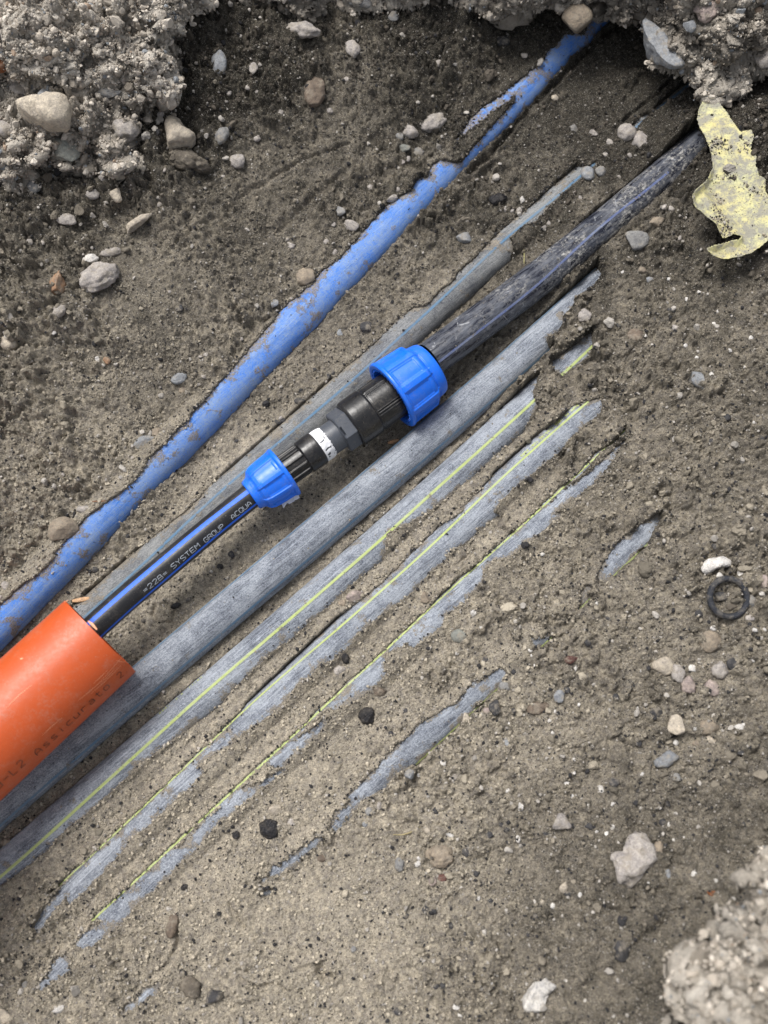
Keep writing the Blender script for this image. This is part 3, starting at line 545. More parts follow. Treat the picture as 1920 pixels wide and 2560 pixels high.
# ------------------------------------------------------------------ overhanging banks of stony earth
BANKS = []
def bank(name, label, poly, z, rad, thick, darkv, seed, tmul=1., dome=.0, bump=1., wc=.75, cell=.0015):
    W3 = unproj(*np.asarray(poly, float).T, np.full(len(poly), z-rad*.85)); pl = W3[:, :2]
    lo, hi = pl.min(0)-.01, pl.max(0)+.01
    x = np.arange(lo[0], hi[0], cell); y = np.arange(lo[1], hi[1], cell); X, Y = np.meshgrid(x, y); pt = np.stack([X.ravel(), Y.ravel()], -1)
    vis = proj(col3(pt[:, 0], pt[:, 1], np.full(len(pt), z))); ok = (vis[:, 0] > -160) & (vis[:, 0] < 2080) & (vis[:, 1] > -200) & (vis[:, 1] < 2720)
    sd = np.full(len(pt), 1.); sd[ok] = poly_sd(pt[ok], pl); p3 = col3(pt[:, 0], pt[:, 1])
    sd = sd+.005+.006*fbm(p3*34+seed, 4, .6)+.002*perlin(p3*180+seed)
    t = np.clip(-sd/rad, 0, 1); top = z+dome*np.clip(-sd/.12, 0, 1)+rad*1.0*((1-(1-t)**2)**.95-1)
    bot = z-thick-rad*.5*(np.sqrt(1-(1-t)**2))-.0
    bot = np.minimum(bot+thick*(1-smooth(0, .5, t)), top-.001)
    inside = (sd < 0) & ok
    idx = -np.ones(len(pt), int); n = inside.sum(); idx[inside] = np.arange(n)
    F = grid_faces(len(y), len(x)); F = F[inside[F].all(1)]
    Ft = idx[F]; Fb = idx[F][:, ::-1]+n
    e = np.concatenate([Ft[:, [0, 1]], Ft[:, [1, 2]], Ft[:, [2, 3]], Ft[:, [3, 0]]]); key = e[:, 0]*10**7+e[:, 1]; rev = e[:, 1]*10**7+e[:, 0]
    be = e[~np.isin(key, rev)]; side = np.stack([be[:, 1], be[:, 0], be[:, 0]+n, be[:, 1]+n], -1)
    V = np.concatenate([np.column_stack([pt[inside], top[inside]]), np.column_stack([pt[inside], bot[inside]])])
    q = V*np.array([1, 1, 1.3]); disp = np.zeros(len(V)); ti = np.full(len(V), .5)
    big = fbm(q*16+seed, 3)
    for sc, am in ((15, .026), (28, .022), (50, .013), (90, .0080), (170, .0045), (300, .0024)):
        f, i = worley(q*sc+.5*np.stack([perlin(q*60), perlin(q*60+5), perlin(q*60+9)], -1)+seed, 3)
        on = R3[i, 3] < .62
        disp += am*np.sqrt(np.clip(1-(f/.8)**2, 0, 1))*(.2+.8*R3[i, 2])*on*bump*.8; ti += (R3[i, 1]-.5)*.3*on
    dm = disp-.014*bump+.020*big*bump+.004*fbm(q*90+seed, 3)
    # push outwards: up on top, sideways at the rim
    gy_, gx_ = np.gradient(np.where(ok, sd, 0).reshape(X.shape), cell); gn = np.stack([gx_.ravel()[inside], gy_.ravel()[inside]], -1)
    gn /= np.maximum(np.linalg.norm(gn, axis=1), .3)[:, None]; tt = t[inside]
    ntop = np.column_stack([gn*(1-tt)[:, None], .25+tt*.75]); nbot = np.column_stack([gn*(1-tt)[:, None], -(.25+tt*.75)])
    V = V+np.concatenate([ntop, nbot])*(dm*np.tile(.5+.5*smooth(0, .35, tt), 2))[:, None]
    wv = np.clip(darkv+.22*fbm(q*12+seed, 3)+(0.55-disp/.034)*wc, 0, 1)  # recesses coloured darker: crevice shade painted into the earth
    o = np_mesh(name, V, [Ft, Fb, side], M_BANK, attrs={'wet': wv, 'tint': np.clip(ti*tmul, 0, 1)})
    tag(o, label=label, kind='structure')
    T2 = np.full(len(pt), -9.); T2[inside] = V[:n, 2]
    BANKS.append(dict(o=o, x=x, y=y, Z=T2.reshape(X.shape), V=V, F=np.concatenate([Ft, side]), n=n, wet=wv))
    return o
bank("earth_bank", "pale stony top edge of the bank in the upper left corner",
     [(-500, -700), (-500, 262)]+c(1, (-40, 465), (60, 475), (130, 440), (200, 455), (320, 450), (380, 440), (420, 405), (500, 400), (600, 440), (690, 435), (735, 400), (752, 330), (740, 270), (725, 200), (760, 130), (850, 65), (905, -10))+[(560, -120), (620, -700)], .205, .070, .07, .04, 3.3, 1.5, wc=.50, bump=1.25)
bank("earth_bank", "darker lumpy ledge of stones just below the pale upper left edge",
     [(-500, -500), (-500, 480)]+c(1, (-60, 800), (60, 830), (160, 810), (240, 750), (300, 770), (390, 800), (470, 770), (560, 760), (590, 690), (640, 640), (620, 560), (700, 520), (780, 470), (780, 330), (760, 200), (800, 60))+[(500, -400)], .150, .050, .05, .30, 8.1, .95, bump=1.2)
bank("earth_bank", "stony undercut lip of the bank across the top right",
     [(500, -600)]+[(548, -60)]+c(1, (1000, 20), (1080, 35), (1130, 20), (1220, 60), (1245, 120), (1310, 165), (1380, 150), (1410, 100), (1480, 30), (1600, 25))+c(2, (120, 20), (260, 10), (350, 25), (480, 50), (560, 55), (640, 45), (720, 35), (800, 40), (880, 50), (960, 62), (1010, 100), (1060, 130), (1100, 95), (1125, 160), (1135, 230), (1180, 290), (1230, 330), (1290, 325), (1370, 325), (1430, 395), (1490, 375), (1560, 350), (1660, 340))+[(2300, 200), (2300, -600)], .160, .085, .085, .40, 5.7, 1., bump=1.2, cell=.0012)
bank("earth_bank", "pale blurred bank of stones in the lower right corner",
     c(8, (1700, 340), (1610, 400), (1520, 470), (1510, 510), (1555, 575), (1480, 620), (1425, 660), (1425, 740), (1350, 830), (1325, 900), (1330, 940), (1250, 1000), (1200, 1060), (1120, 1150))+[(1560, 2900), (2500, 2900), (2500, 2000)], .285, .07, .07, .05, 9.9, 1.4, wc=.7, bump=1.5)

def hit(sx, sy):
    """first thing of earth met by the line of sight: where a traced stone really lies"""
    a = CAM; d = P(sx, sy, 0)-a; d /= np.linalg.norm(d)
    t = np.arange(.6, 1.8, .0015); q = a+d*t[:, None]; z = gz(q[:, 0], q[:, 1])
    for b in BANKS:
        ix = np.round((q[:, 0]-b['x'][0])/(b['x'][1]-b['x'][0])).astype(int); iy = np.round((q[:, 1]-b['y'][0])/(b['y'][1]-b['y'][0])).astype(int)
        m = (ix >= 0) & (iy >= 0) & (ix < len(b['x'])) & (iy < len(b['y']))
        zz = np.full(len(q), -9.); zz[m] = b['Z'][iy[m], ix[m]]
        # only counts where the line is not already under the ledge
        z = np.maximum(z, np.where(q[:, 2] > zz-.06, zz, -9))
    k = np.nonzero(q[:, 2] < z)[0]
    return q[k[0]] if len(k) else P(sx, sy, 0)

# ------------------------------------------------------------------ pipes
def tube(name, C, r, mat, parent=None, seg=56, ph0=-math.pi, ph1=math.pi, edge=None, wobble=0., caps=False):
    T, N, B = frames(C); closed = ph1-ph0 > 6.28
    ph = np.linspace(ph0, ph1, seg+1); s = np.concatenate([[0], np.cumsum(np.linalg.norm(np.diff(C, axis=0), axis=1))])
    rr = np.full((len(C), seg+1), r)
    V = C[:, None]+(np.cos(ph)[None, :, None]*N[:, None]-np.sin(ph)[None, :, None]*B[:, None])*rr[..., None]
    V = V.reshape(-1, 3)
    if wobble:
        n = fbm(V*60, 3)*wobble; V = V+n[:, None]*((V-np.repeat(C, seg+1, 0))/r)
    uv = np.stack(np.meshgrid(s, ph*r, indexing='ij'), -1).reshape(-1, 2)
    at = {'edge': edge(V) if edge is not None else np.zeros(len(V))}
    return np_mesh(name, V, grid_faces(len(C), seg+1)[:, ::-1], mat, parent, attrs=at, uv=uv)
def edge_fn(name):
    def f(V):
        px = proj(V); sd = np.full(len(V), 1e3)
        for poly in EXPO[name]: sd = np.minimum(sd, poly_sd(px, poly))
        return np.exp(-np.clip(-sd, 0, 60)/12)
    return f
def angle_of(C, N, B, r, S):
    """the angle on the pipe wall at which a traced line of the photo lies, for every station"""
    S = np.asarray(S, float); out = np.full(len(C), np.nan); ph = np.linspace(-1.75, 1.75, 141)
    for i in range(len(C)):
        pc = proj(C[i])
        if np.abs(S-pc).sum(1).min() > 260: continue
        V = C[i]+(np.cos(ph)[:, None]*N[i]-np.sin(ph)[:, None]*B[i])*r; px = proj(V); d = line_d(px, S)
        k = d.argmin()
        if d[k] < 3: out[i] = ph[k]
    return out
def stripe(name, pipe, S, width, mat, parent, label=None, pad=.35, const=None):
    q = PIPES[pipe]; C, T, N, B, r = q['C'], q['T'], q['N'], q['B'], q['r']
    a = angle_of(C, N, B, r, S); ok = np.nonzero(~np.isnan(a))[0]; i0, i1 = ok[0], ok[-1]
    a = np.interp(np.arange(len(a)), ok, a[ok]); k = np.hanning(43)[1:-1]; k /= k.sum(); a = np.convolve(np.pad(a, 20, 'edge'), k, 'valid')
    sl_ = slice(max(0, i0-2), min(len(C), i1+3)); C, N, B, a = C[sl_], N[sl_], B[sl_], a[sl_]; hw = width/2/r; m = 7
    off = np.linspace(-hw, hw, m); ph = a[:, None]+off[None]*(1+.06*perlin(C*40))[:, None]
    V = (C[:, None]+(np.cos(ph)[..., None]*N[:, None]-np.sin(ph)[..., None]*B[:, None])*(r+.00035)).reshape(-1, 3)
    s = np.arange(len(C))*.006; uv = np.stack([np.repeat(s, m), (ph*r).ravel()], -1)
    o = np_mesh(name, V, grid_faces(len(C), m)[:, ::-1], mat, parent, attrs={'edge': np.zeros(len(V))}, uv=uv)
    return o
# single-stroke lettering, laid on round walls as ribbons
GL = {'0': [[(0, 0), (4, 0), (4, 6), (0, 6), (0, 0)]], '2': [[(0, 5), (1, 6), (3, 6), (4, 5), (4, 4), (0, 0), (4, 0)]], '8': [[(0, 0), (4, 0), (4, 3), (0, 3), (0, 0)], [(.4, 3), (.4, 6), (3.6, 6), (3.6, 3)]],
 'S': [[(4, 5.6), (3, 6), (1, 6), (0, 5), (0, 4), (1, 3.2), (3, 2.8), (4, 2), (4, 1), (3, 0), (0, 0)]], 'Y': [[(0, 6), (2, 3), (4, 6)], [(2, 3), (2, 0)]], 'T': [[(0, 6), (4, 6)], [(2, 6), (2, 0)]],
 'E': [[(4, 6), (0, 6), (0, 0), (4, 0)], [(0, 3), (3.4, 3)]], 'M': [[(0, 0), (0, 6), (2, 3.2), (4, 6), (4, 0)]], 'G': [[(4, 5.4), (3, 6), (1, 6), (0, 5), (0, 1), (1, 0), (4, 0), (4, 2.8), (2.4, 2.8)]],
 'R': [[(0, 0), (0, 6), (3, 6), (4, 5), (4, 3.6), (3, 3), (0, 3)], [(2.4, 3), (4, 0)]], 'O': [[(1, 0), (3, 0), (4, 1), (4, 5), (3, 6), (1, 6), (0, 5), (0, 1), (1, 0)]], 'U': [[(0, 6), (0, 1), (1, 0), (3, 0), (4, 1), (4, 6)]],
 'P': [[(0, 0), (0, 6), (3, 6), (4, 5), (4, 3.8), (3, 3), (0, 3)]], 'A': [[(0, 0), (0, 3.6), (2, 6), (4, 3.6), (4, 0)], [(0, 2.2), (4, 2.2)]], 'C': [[(4, 6), (1, 6), (0, 5), (0, 1), (1, 0), (4, 0)]],
 'Q': [[(1, 0), (3, 0), (4, 1), (4, 5), (3, 6), (1, 6), (0, 5), (0, 1), (1, 0)], [(2.4, 1.8), (4.4, -.6)]], '=': [[(.2, 3.8), (3.8, 3.8)], [(.2, 2), (3.8, 2)]], '-': [[(0, 3), (4.2, 3)]], 'L': [[(0, 6), (0, 0), (4, 0)]],
 's': [[(3.8, 3.6), (3, 4), (1, 4), (.3, 3.3), (1, 2.2), (3, 1.8), (3.8, 1), (3, 0), (0, .1)]], 'i': [[(2, 0), (2, 3.6)], [(2, 4.8), (2, 5.4)]], 'c': [[(4, 3.8), (1.2, 4), (.2, 3), (.2, 1), (1.2, 0), (4, .2)]], 'u': [[(.2, 4), (.2, 1), (1.2, 0), (3, .2), (4, 1), (4, 4)], [(4, 1), (4, 0)]],
 'r': [[(.4, 4), (.4, 0)], [(.4, 2.8), (1.6, 4), (4, 3.8)]], 'a': [[(.6, 4), (3, 4), (4, 3), (4, 0)], [(4, 2.3), (1, 2.2), (.2, 1.2), (1, 0), (3, .1), (4, 1)]], 't': [[(1.6, 5.6), (1.6, 1), (2.4, 0), (4, .2)], [(.2, 4), (3.6, 4)]], 'o': [[(1, 0), (3.2, 0), (4, 1), (4, 3), (3.2, 4), (1, 4), (.2, 3), (.2, 1), (1, 0)]],
 '.': [[(1, 0), (1, .7)]], '%': [[(0, 0), (4, 6)], [(0, 4.4), (1, 6), (1.4, 4.6), (0, 4.4)], [(3, 1.4), (4, 0), (2.8, 0), (3, 1.4)]], '1': [[(1, 5), (2, 6), (2, 0)]], '7': [[(0, 6), (4, 6), (1.5, 0)]], '9': [[(4, 3), (0, 3), (0, 6), (4, 6), (4, 0)]],
 'B': [[(0, 0), (0, 6), (3.6, 6), (3.6, 3), (4, 3), (4, 0), (0, 0)], [(0, 3), (3.6, 3)]], 'I': [[(2, 0), (2, 6)]], 'N': [[(0, 0), (0, 6), (4, 0), (4, 6)]], 'V': [[(0, 6), (2, 0), (4, 6)]], '/': [[(0, 0), (4, 6)]]}
def lettering(name, text, C, r, s0, phi, h, wmul, gap, mat, parent, th=.0007, flip=False, dphi=0.):
    """text along the pipe from station s0 (metres); letter tops towards the smaller angle"""
    T, N, B = frames(C); s = np.concatenate([[0], np.cumsum(np.linalg.norm(np.diff(C, axis=0), axis=1))])
    u = h/6; V = []; F = []; cx_ = 0; k = 0
    for ch in text:
        for st in GL.get(ch, []):
            pts = []
            for (x0, y0), (x1, y1) in zip(st[:-1], st[1:]):
                n = max(2, int(max(abs(x1-x0)*wmul*u, abs(y1-y0)*u)/.0012)+1)
                pts += [(x0+(x1-x0)*t, y0+(y1-y0)*t) for t in np.linspace(0, 1, n, endpoint=False)]
            pts.append(st[-1]); pts = np.array(pts); pts = np.stack([pts[:, 0]*wmul*u, pts[:, 1]*u], -1)
            d = np.gradient(pts, axis=0); d /= np.maximum(np.linalg.norm(d, axis=1), 1e-9)[:, None]; nn = np.stack([-d[:, 1], d[:, 0]], -1)*th/2
            k += 1; lift = .00030+.00002*(k % 5)
            for a, b in zip(pts+nn, pts-nn):
                for w in (a, b):
                    sx = cx_+w[0]; yy = w[1]
                    if flip: sx, yy = -sx, -yy
                    ss = s0+sx; ph = phi+dphi*(ss-s0)+yy/r
                    ctr = np.array([np.interp(ss, s, C[:, j]) for j in range(3)]); Nn = np.array([np.interp(ss, s, N[:, j]) for j in range(3)]); Bb = np.array([np.interp(ss, s, B[:, j]) for j in range(3)])
                    V.append(ctr+(math.cos(ph)*Nn-math.sin(ph)*Bb)*(r+lift))
            b0 = len(V)-2*len(pts)
            F += [(b0+2*i, b0+2*i+1, b0+2*i+3, b0+2*i+2) for i in range(len(pts)-1)]
        cx_ += (4*u*wmul+gap) if ch != ' ' else (3.0*u*wmul+gap)
    F = np.array(F)
    o = np_mesh(name, np.array(V), F, mat, parent)
    return o, cx_

LBL = {'blue': ("buried_pipe", "bright blue pipe smeared with sand along the upper left side of the trench", M_BLUEPIPE, .0002),
 'dusty': ("buried_pipe", "dusty grey pipe passing beneath the blue and black coupling", M_DUSTPIPE, .0005),
 'black': ("buried_pipe", "muddy black pipe with blue stripe leading from the large blue nut to the overhang", M_BLACKPIPE, .0003),
 'grey': ("buried_pipe", "thick scuffed grey pipe under the orange pipe, bare on both sides", M_GREYPIPE, .0003),
 'stripe_a': ("striped_pipe", "grey pipe with an unbroken yellow stripe, most exposed of the striped pipes", M_GREYPIPE, .0003),
 'stripe_b': ("striped_pipe", "grey pipe with small yellow lettering beside its stripe, second striped one", M_GREYPIPE, .0003),
 'stripe_c': ("striped_pipe", "mostly sand covered grey pipe with yellow stripe at its upper edge, third striped one", M_GREYPIPE, .0003),
 'stripe_d': ("striped_pipe", "almost wholly buried grey pipe showing only short pieces, nearest the lower right bank", M_GREYPIPE, .0003)}
OBJ = {}
for k, (nm, lb, mt, wb) in LBL.items():
    q = PIPES[k]; OBJ[k] = tag(tube(nm, q['C'], q['r'], mt, edge=edge_fn(k), wobble=wb), lb, 'pipe', 'yellow striped pipes in the sand' if 'stripe' in k else None)
for k, S in SY.items():
    stripe("yellow_stripe", k, S, .0033 if k == 'stripe_a' else .0028, M_YELLOW, OBJ[k])
def second_stripe(k, phi, w, mat, name):
    q = PIPES[k]; tube(name, q['C'], q['r']+.00035, mat, OBJ[k], seg=5, ph0=phi-w/q['r']/2, ph1=phi+w/q['r']/2)
stripe("blue_stripe", 'black', c(4, (230, 465), (400, 330), (600, 180), (760, 50))+c(2, (800, 1090), (900, 1000), (1060, 880), (1200, 770)), .0030, M_BSTRIPE, OBJ['black'])
stripe("blue_stripe", 'dusty', c(5, (380, 440), (500, 335), (720, 130), (850, 10))+c(3, (960, 1000), (1180, 830), (1340, 690), (1480, 580), (1640, 430))+c(4, (50, 365), (200, 232), (310, 132), (400, 50))+c(2, (500, 1040), (640, 940), (760, 840), (905, 710), (1070, 560), (1200, 455), (1355, 342)), .0030, M_LBLUE, OBJ['dusty'])
second_stripe('grey', .98, .0035, M_LBLUE, "blue_stripe")
second_stripe('grey', -1.0, .0035, M_LBLUE, "blue_stripe")
q = PIPES['stripe_a']; s_at = lambda C, S: np.argmin(np.abs(proj(C)-np.array(S)).sum(1))*.006
lettering("printed_text", "0001  0 M  17/89", q['C'], q['r'], s_at(q['C'], (430, 1810)), .92, .0032, .75, .0026, M_YTEXT, OBJ['stripe_a'], .0006)
q = PIPES['stripe_b']; ab = angle_of(q['C'], q['N'], q['B'], q['r'], SY['stripe_b']); i_b = int(s_at(q['C'], (1200, 1270))/.006)
lettering("printed_text", "TUBI PURE PE 100% VERGINE TUBI PURE", q['C'], q['r'], s_at(q['C'], (1470, 1010)), float(np.nanmedian(ab[i_b-8:i_b+8]))+.24, .0034, .8, .0016, M_YTEXT, OBJ['stripe_b'], .0006, flip=True)

# new black pipe with print, from the small nut into the orange pipe
nb = [(-200, 1960, .098), (60, 1732, .088), (243, 1562, .074), (330, 1485, .066), (430, 1402, .060), (530, 1318, .055), (620, 1245, .052), (655, 1217, .051)]
Cn = path(nb); RN = .0152
o = tag(tube("water_pipe", Cn, RN, M_NEWBLACK, seg=64), "clean new black pipe with blue stripe between small blue nut and orange pipe", "pipe")
Tn, Nn_, Bn = frames(Cn)
def angs(S): 
    a = angle_of(Cn, Nn_, Bn, RN, S); return a
PIPES['new'] = dict(C=Cn, T=Tn, N=Nn_, B=Bn, r=RN)
c9 = lambda *p: [(180+x/3.19, 1200+y/3.19) for x, y in p]
stripe("blue_stripe", 'new', c9((170, 1110), (420, 900), (620, 720), (800, 560), (1000, 395), (1200, 235), (1420, 92)), .0054, M_NEWBLUE, o)
stripe("blue_stripe", 'new', c9((275, 1205), (540, 970), (800, 745), (1060, 520), (1300, 310), (1480, 185)), .0030, M_NEWBLUE, o)
tx = angs(c9((560, 925), (780, 730), (1000, 545), (1250, 350), (1480, 185))); ph_t = float(np.nanmedian(tx))
L1 = s_at(Cn, (180+560/3.19, 1200+880/3.19)); L2 = s_at(Cn, (180+735/3.19, 1200+790/3.19)); 
for txt, a, b in (("=228=", (548, 925), (738, 770)), ("SYSTEM", (790, 730), (1010, 535)), ("GROUP", (1032, 532), (1200, 385)), ("ACQUA", (1243, 347), (1412, 212)), ("E", (1440, 196), (1472, 170))):
    s0, s1 = s_at(Cn, c9(a)[0]), s_at(Cn, c9(b)[0]); n = len(txt); adv = (s1-s0)/n; hh = .0056
    aa = angs(c9(a, b)); ph = float(np.nanmedian(aa)) if not np.all(np.isnan(aa)) else ph_t
    lettering("printed_text", txt, Cn, RN, s0, ph, hh, adv*.76*6/(4*hh), adv*.24, M_PRINT, o, .00062)

# orange sleeve pipe
RO_ = .0555
Co = path([(-1100, 2860, .30), (-420, 2220, .172), (-150, 1962, .128), (60, 1768, .106), (180, 1657, .097), (254, 1588, .0925)])
o = tag(tube("orange_pipe", Co, RO_, M_ORANGE, seg=96), "thick smooth orange pipe with black print reaching in from the left edge", "pipe")
Ti, Ni, Bi = frames(Co); ph = np.linspace(-math.pi, math.pi, 97)
ring = lambda rr, k: Co[k]+(np.cos(ph)[:, None]*Ni[k]-np.sin(ph)[:, None]*Bi[k])*rr
V = np.concatenate([ring(RO_, -1), ring(RO_-.0034, -1), ring(RO_-.0034, -30), ring(RO_-.0034, 0)])
V[:97] += Ti[-1]*.00001
f4 = grid_faces(4, 97)
np_mesh("pipe_wall", V, f4, M_ORANGE, o, smooth_=False)
PIPES['orange'] = dict(C=Co, T=Ti, N=Ni, B=Bi, r=RO_)
c10 = lambda *p: [(x/4.0975, 1480+y/4.0975) for x, y in p]
def ribbon_on(name, S, width, mat, parent, pipe='orange', lift=.0002):
    q = PIPES[pipe]; V = []
    for sx, sy in S:      # march the sight line on to the wall
        d = P(sx, sy, 0)-CAM; d /= np.linalg.norm(d); t = np.arange(.7, 1.35, .0006); pt = CAM+d*t[:, None]
        dd = np.linalg.norm(pt[:, None]-q['C'][None, ::2], axis=-1).min(1); k = np.nonzero(dd < q['r']+.0002)[0]
        if len(k): V.append(pt[k[0]])
    V = np.array(V)
    if len(V) < 2: return
    u = np.linspace(0, len(V)-1, len(V)*6); V = np.stack([np.interp(u, np.arange(len(V)), V[:, j]) for j in range(3)], -1)
    i = np.linalg.norm(V[:, None]-q['C'][None], axis=-1).argmin(1); 
    ax_ = q['C'][i]; rad = V-ax_; rad -= (rad*q['T'][i]).sum(1)[:, None]*q['T'][i]; ln = np.linalg.norm(rad, axis=1)[:, None]; foot = V-rad; rad /= ln
    V = foot+rad*(q['r']+lift); tg = np.gradient(V, axis=0); sd_ = np.cross(tg, rad); sd_ /= np.linalg.norm(sd_, axis=1)[:, None]
    w = width*(.3+.7*np.sin(np.linspace(0.15, 3.0, len(V))))[:, None]/2
    return np_mesh(name, np.concatenate([V-sd_*w, V+sd_*w]), grid_faces(2, len(V)), mat, parent)
for S in (((800, 1110), (900, 1030), (1020, 925), (1255, 655)), ((930, 1040), (1080, 910), (1240, 750)), ((430, 1465), (520, 1385), (635, 1285)), ((1190, 700), (1240, 712), (1300, 712)), ((960, 935), (1100, 800)), ((60, 1190), (200, 1050), (330, 950)), ((1030, 935), (1170, 790))):
    ribbon_on("scratch", c10(*S), .00055, M_SCR, o)
ribbon_on("scratch", c10((905, 300), (945, 330), (995, 388)), .0026, M_SCR, o)
ribbon_on("scratch", c10((655, 105), (690, 95), (705, 92)), .0016, M_SCR, o)
ribbon_on("scratch", c10((208, 682), (222, 684), (238, 684)), .0020, M_SCR, o)
for txt, a, b in (("0-L2", (-30, 2010), (310, 1745)), ("Assicurato", (370, 1655), (1160, 960)), ("2.", (1215, 880), (1390, 760))):
    s0, s1 = [np.argmin(np.abs(proj(Co)-np.array(c10(z_)[0])-np.array([-35, -35])).sum(1))*.006 for z_ in (a, b)]
    # stations found by projecting the traced ends on to the axis direction
    ax2 = proj(Co); dv = ax2[-1]-ax2[-20]; dv /= np.linalg.norm(dv); pr = ax2@dv
    st = np.arange(len(Co))*.006; s0, s1 = [np.interp(np.array(c10(z_)[0])@dv, pr, st) for z_ in (a, b)]
    aa = angle_of(Co, Ni, Bi, RO_, c10(a, b)); n = len(txt); adv = (s1-s0)/n; hh = .0105
    lettering("printed_text", txt, Co, RO_, s0, float(np.nanmedian(aa)) if not np.all(np.isnan(aa)) else .95, hh, adv*.62*6/(4*hh), adv*.38, M_INK, o, .0009)

# ------------------------------------------------------------------ coupling
c11 = lambda x, y: (580+x/2.9625, 820+y/2.9625)
pa, pb = c11(140, 1240), c11(1480, 290)
A = P(*pa, .0515); Bx = P(*pb, .0485); AX = (Bx-A); LEN = np.linalg.norm(AX); AX /= LEN
UPC = np.array([0, 0, 1.])-AX*AX[2]; UPC /= np.linalg.norm(UPC); SD = np.cross(AX, UPC)
U = LEN/1642.0          # metres per unit of the enlarged picture along the axis
cp = empty("pipe_coupling", A); cp.location = (0, 0, 0)
tag(cp, "compression coupling with a small and a large blue nut joined by black and slate fittings", "coupling")
XK0 = [-10, 0, 297, 410, 548, 600, 664, 747, 900, 1005, 1331, 1445]
XK1 = [-10, 0, 299, 463, 599, 679, 775, 888, 1061, 1258, 1548, 1642]
def lathe(name, prof, mat, rfun=None, seg=240, label=None, smooth_=True, jit=None):
    """prof: (x units along axis, radius units)"""
    prof = np.asarray(prof, float); ph = np.linspace(0, 2*math.pi, seg, endpoint=False)
    X = np.repeat(prof[:, 0:1], seg, 1); Rr = np.repeat(prof[:, 1:2], seg, 1); PH = np.repeat(ph[None], len(prof), 0)
    if rfun: X, Rr = rfun(X, Rr, PH, np.repeat(np.arange(len(prof))[:, None], seg, 1))
    X = np.interp(X, XK0, XK1)
    V = A+(X*U)[..., None]*AX+(Rr*U)[..., None]*(np.cos(PH)[..., None]*UPC+np.sin(PH)[..., None]*SD)
    o = np_mesh(name, V.reshape(-1, 3), grid_faces(len(prof), seg, wrap=True), mat, cp, smooth_=smooth_)
    if label: o['label'] = label
    return o
def dens(pts, step=4):
    out = []
    for (x0, r0), (x1, r1) in zip(pts[:-1], pts[1:]):
        n = max(1, int(math.hypot(x1-x0, r1-r0)/step)); out += [(x0+(x1-x0)*t/n, r0+(r1-r0)*t/n) for t in range(n)]
    return out+[pts[-1]]
def angd(PH, n, off=0.):
    w = 2*math.pi/n; return np.abs((PH-off+w/2) % w-w/2)
# small nut
def small(X, Rr, PH, I):
    d = angd(PH, 8, .22); rib = 1-smooth(.085, .12, d); inz = smooth(40, 60, X)*(1-smooth(262, 272, X)); outer = Rr > 120
    pn = smooth(.16, .18, d)*smooth(92, 100, X)*(1-smooth(238, 246, X)); Rr = Rr-inz*(1-rib)*10*outer-pn*5*outer; 
    lobe = 1-smooth(.2, .26, d)
    fr = smooth(.19, .20, d)*(1-smooth(.34, .36, d))*smooth(75, 80, X)*(1-smooth(240, 246, X))*outer
    X = X-0*PH
    return X, Rr-fr*0
lathe("small_nut", [(x, r if r < 45 else (50 if r == 50 else r*1.42)) for x, r in dens([(-4, 50), (-6, 75), (2, 81), (30, 86), (46, 92), (66, 112), (100, 122), (170, 128), (262, 132), (272, 137), (288, 140), (297, 138), (298, 118), (240, 112), (236, 90)])], M_NUT, small, seg=320)
# large nut, teeth inside its open face
x0 = 1005-0
def large(X, Rr, PH, I):
    outer = (I < 10**6) & (X > x0+18) & (Rr > 205)
    d = angd(PH, 8, .36); w = 2*math.pi/8
    ribm = 1-smooth(.085, .12, d)
    panel = smooth(.155, .170, d)*smooth(x0+52, x0+58, X)*(1-smooth(x0+268, x0+276, X))
    body = smooth(x0+34, x0+42, X)*(1-smooth(x0+330, x0+345, X))
    Rr = Rr-outer*body*(1-ribm)*10-outer*panel*7
    # ribs run on a little over the step
    return X, Rr
lathe("large_nut", dens([(x0+4, 236), (x0+2, 262), (x0+6, 270), (x0+16, 275), (x0+26, 276), (x0+34, 274), (x0+40, 268), (x0+180, 262), (x0+292, 256), (x0+306, 250), (x0+318, 238), (x0+326, 224), (x0+340, 218), (x0+400, 212), (x0+425, 204), (x0+436, 192), (x0+440, 178), (x0+438, 140)], 4), M_NUT, large, seg=360)
def teeth(X, Rr, PH, I):
    a = (PH*34/(2*math.pi)) % 1; t = ((a > .35)).astype(float)
    return X, Rr-t*18*(Rr < 243)
lathe("nut_teeth", [(x0+4, 237), (x0+5, 236), (x0+5.5, 232), (x0+60, 230), (x0+90, 228), (x0+92, 180)], M_NUT, teeth, seg=34*12, smooth_=False)
# black bodies
def ribbed(n, off, dh, xa, xb, w=.05):
    def f(X, Rr, PH, I):
        d = angd(PH, n, off); return X, Rr+dh*(1-smooth(w*.6, w, d))*smooth(xa-3, xa, X)*(1-smooth(xb, xb+3, X))
    return f
lathe("black_body", dens([(270, 60), (272, 104), (400, 106), (410, 106), (414, 122), (420, 127), (500, 130), (540, 129), (548, 122), (550, 60)]), M_BODY, ribbed(12, .1, 15, 280, 408, .08), seg=300, label="small ribbed black fitting body beside the white tape")
def bigb(X, Rr, PH, I):
    d = angd(PH, 6, .62); rib = (1-smooth(.03, .045, d))+(1-smooth(.02, .03, np.abs(d-.11))); pan = smooth(.12, .14, d)
    z = smooth(905, 912, X)*(1-smooth(1080, 1090, X))
    line = (1-smooth(.012, .02, angd(PH, 2, 1.15)))*4*(X > 700)
    return X, Rr+(rib*7+pan*5)*z+line
lathe("black_body", dens([(740, 60), (742, 168), (750, 177), (760, 181), (800, 183), (895, 183), (900, 180), (904, 168), (1085, 166), (1095, 172), (1110, 172), (1180, 165), (1182, 100)]), M_BODY, bigb, seg=360, label="large black fitting body entering the large blue nut")
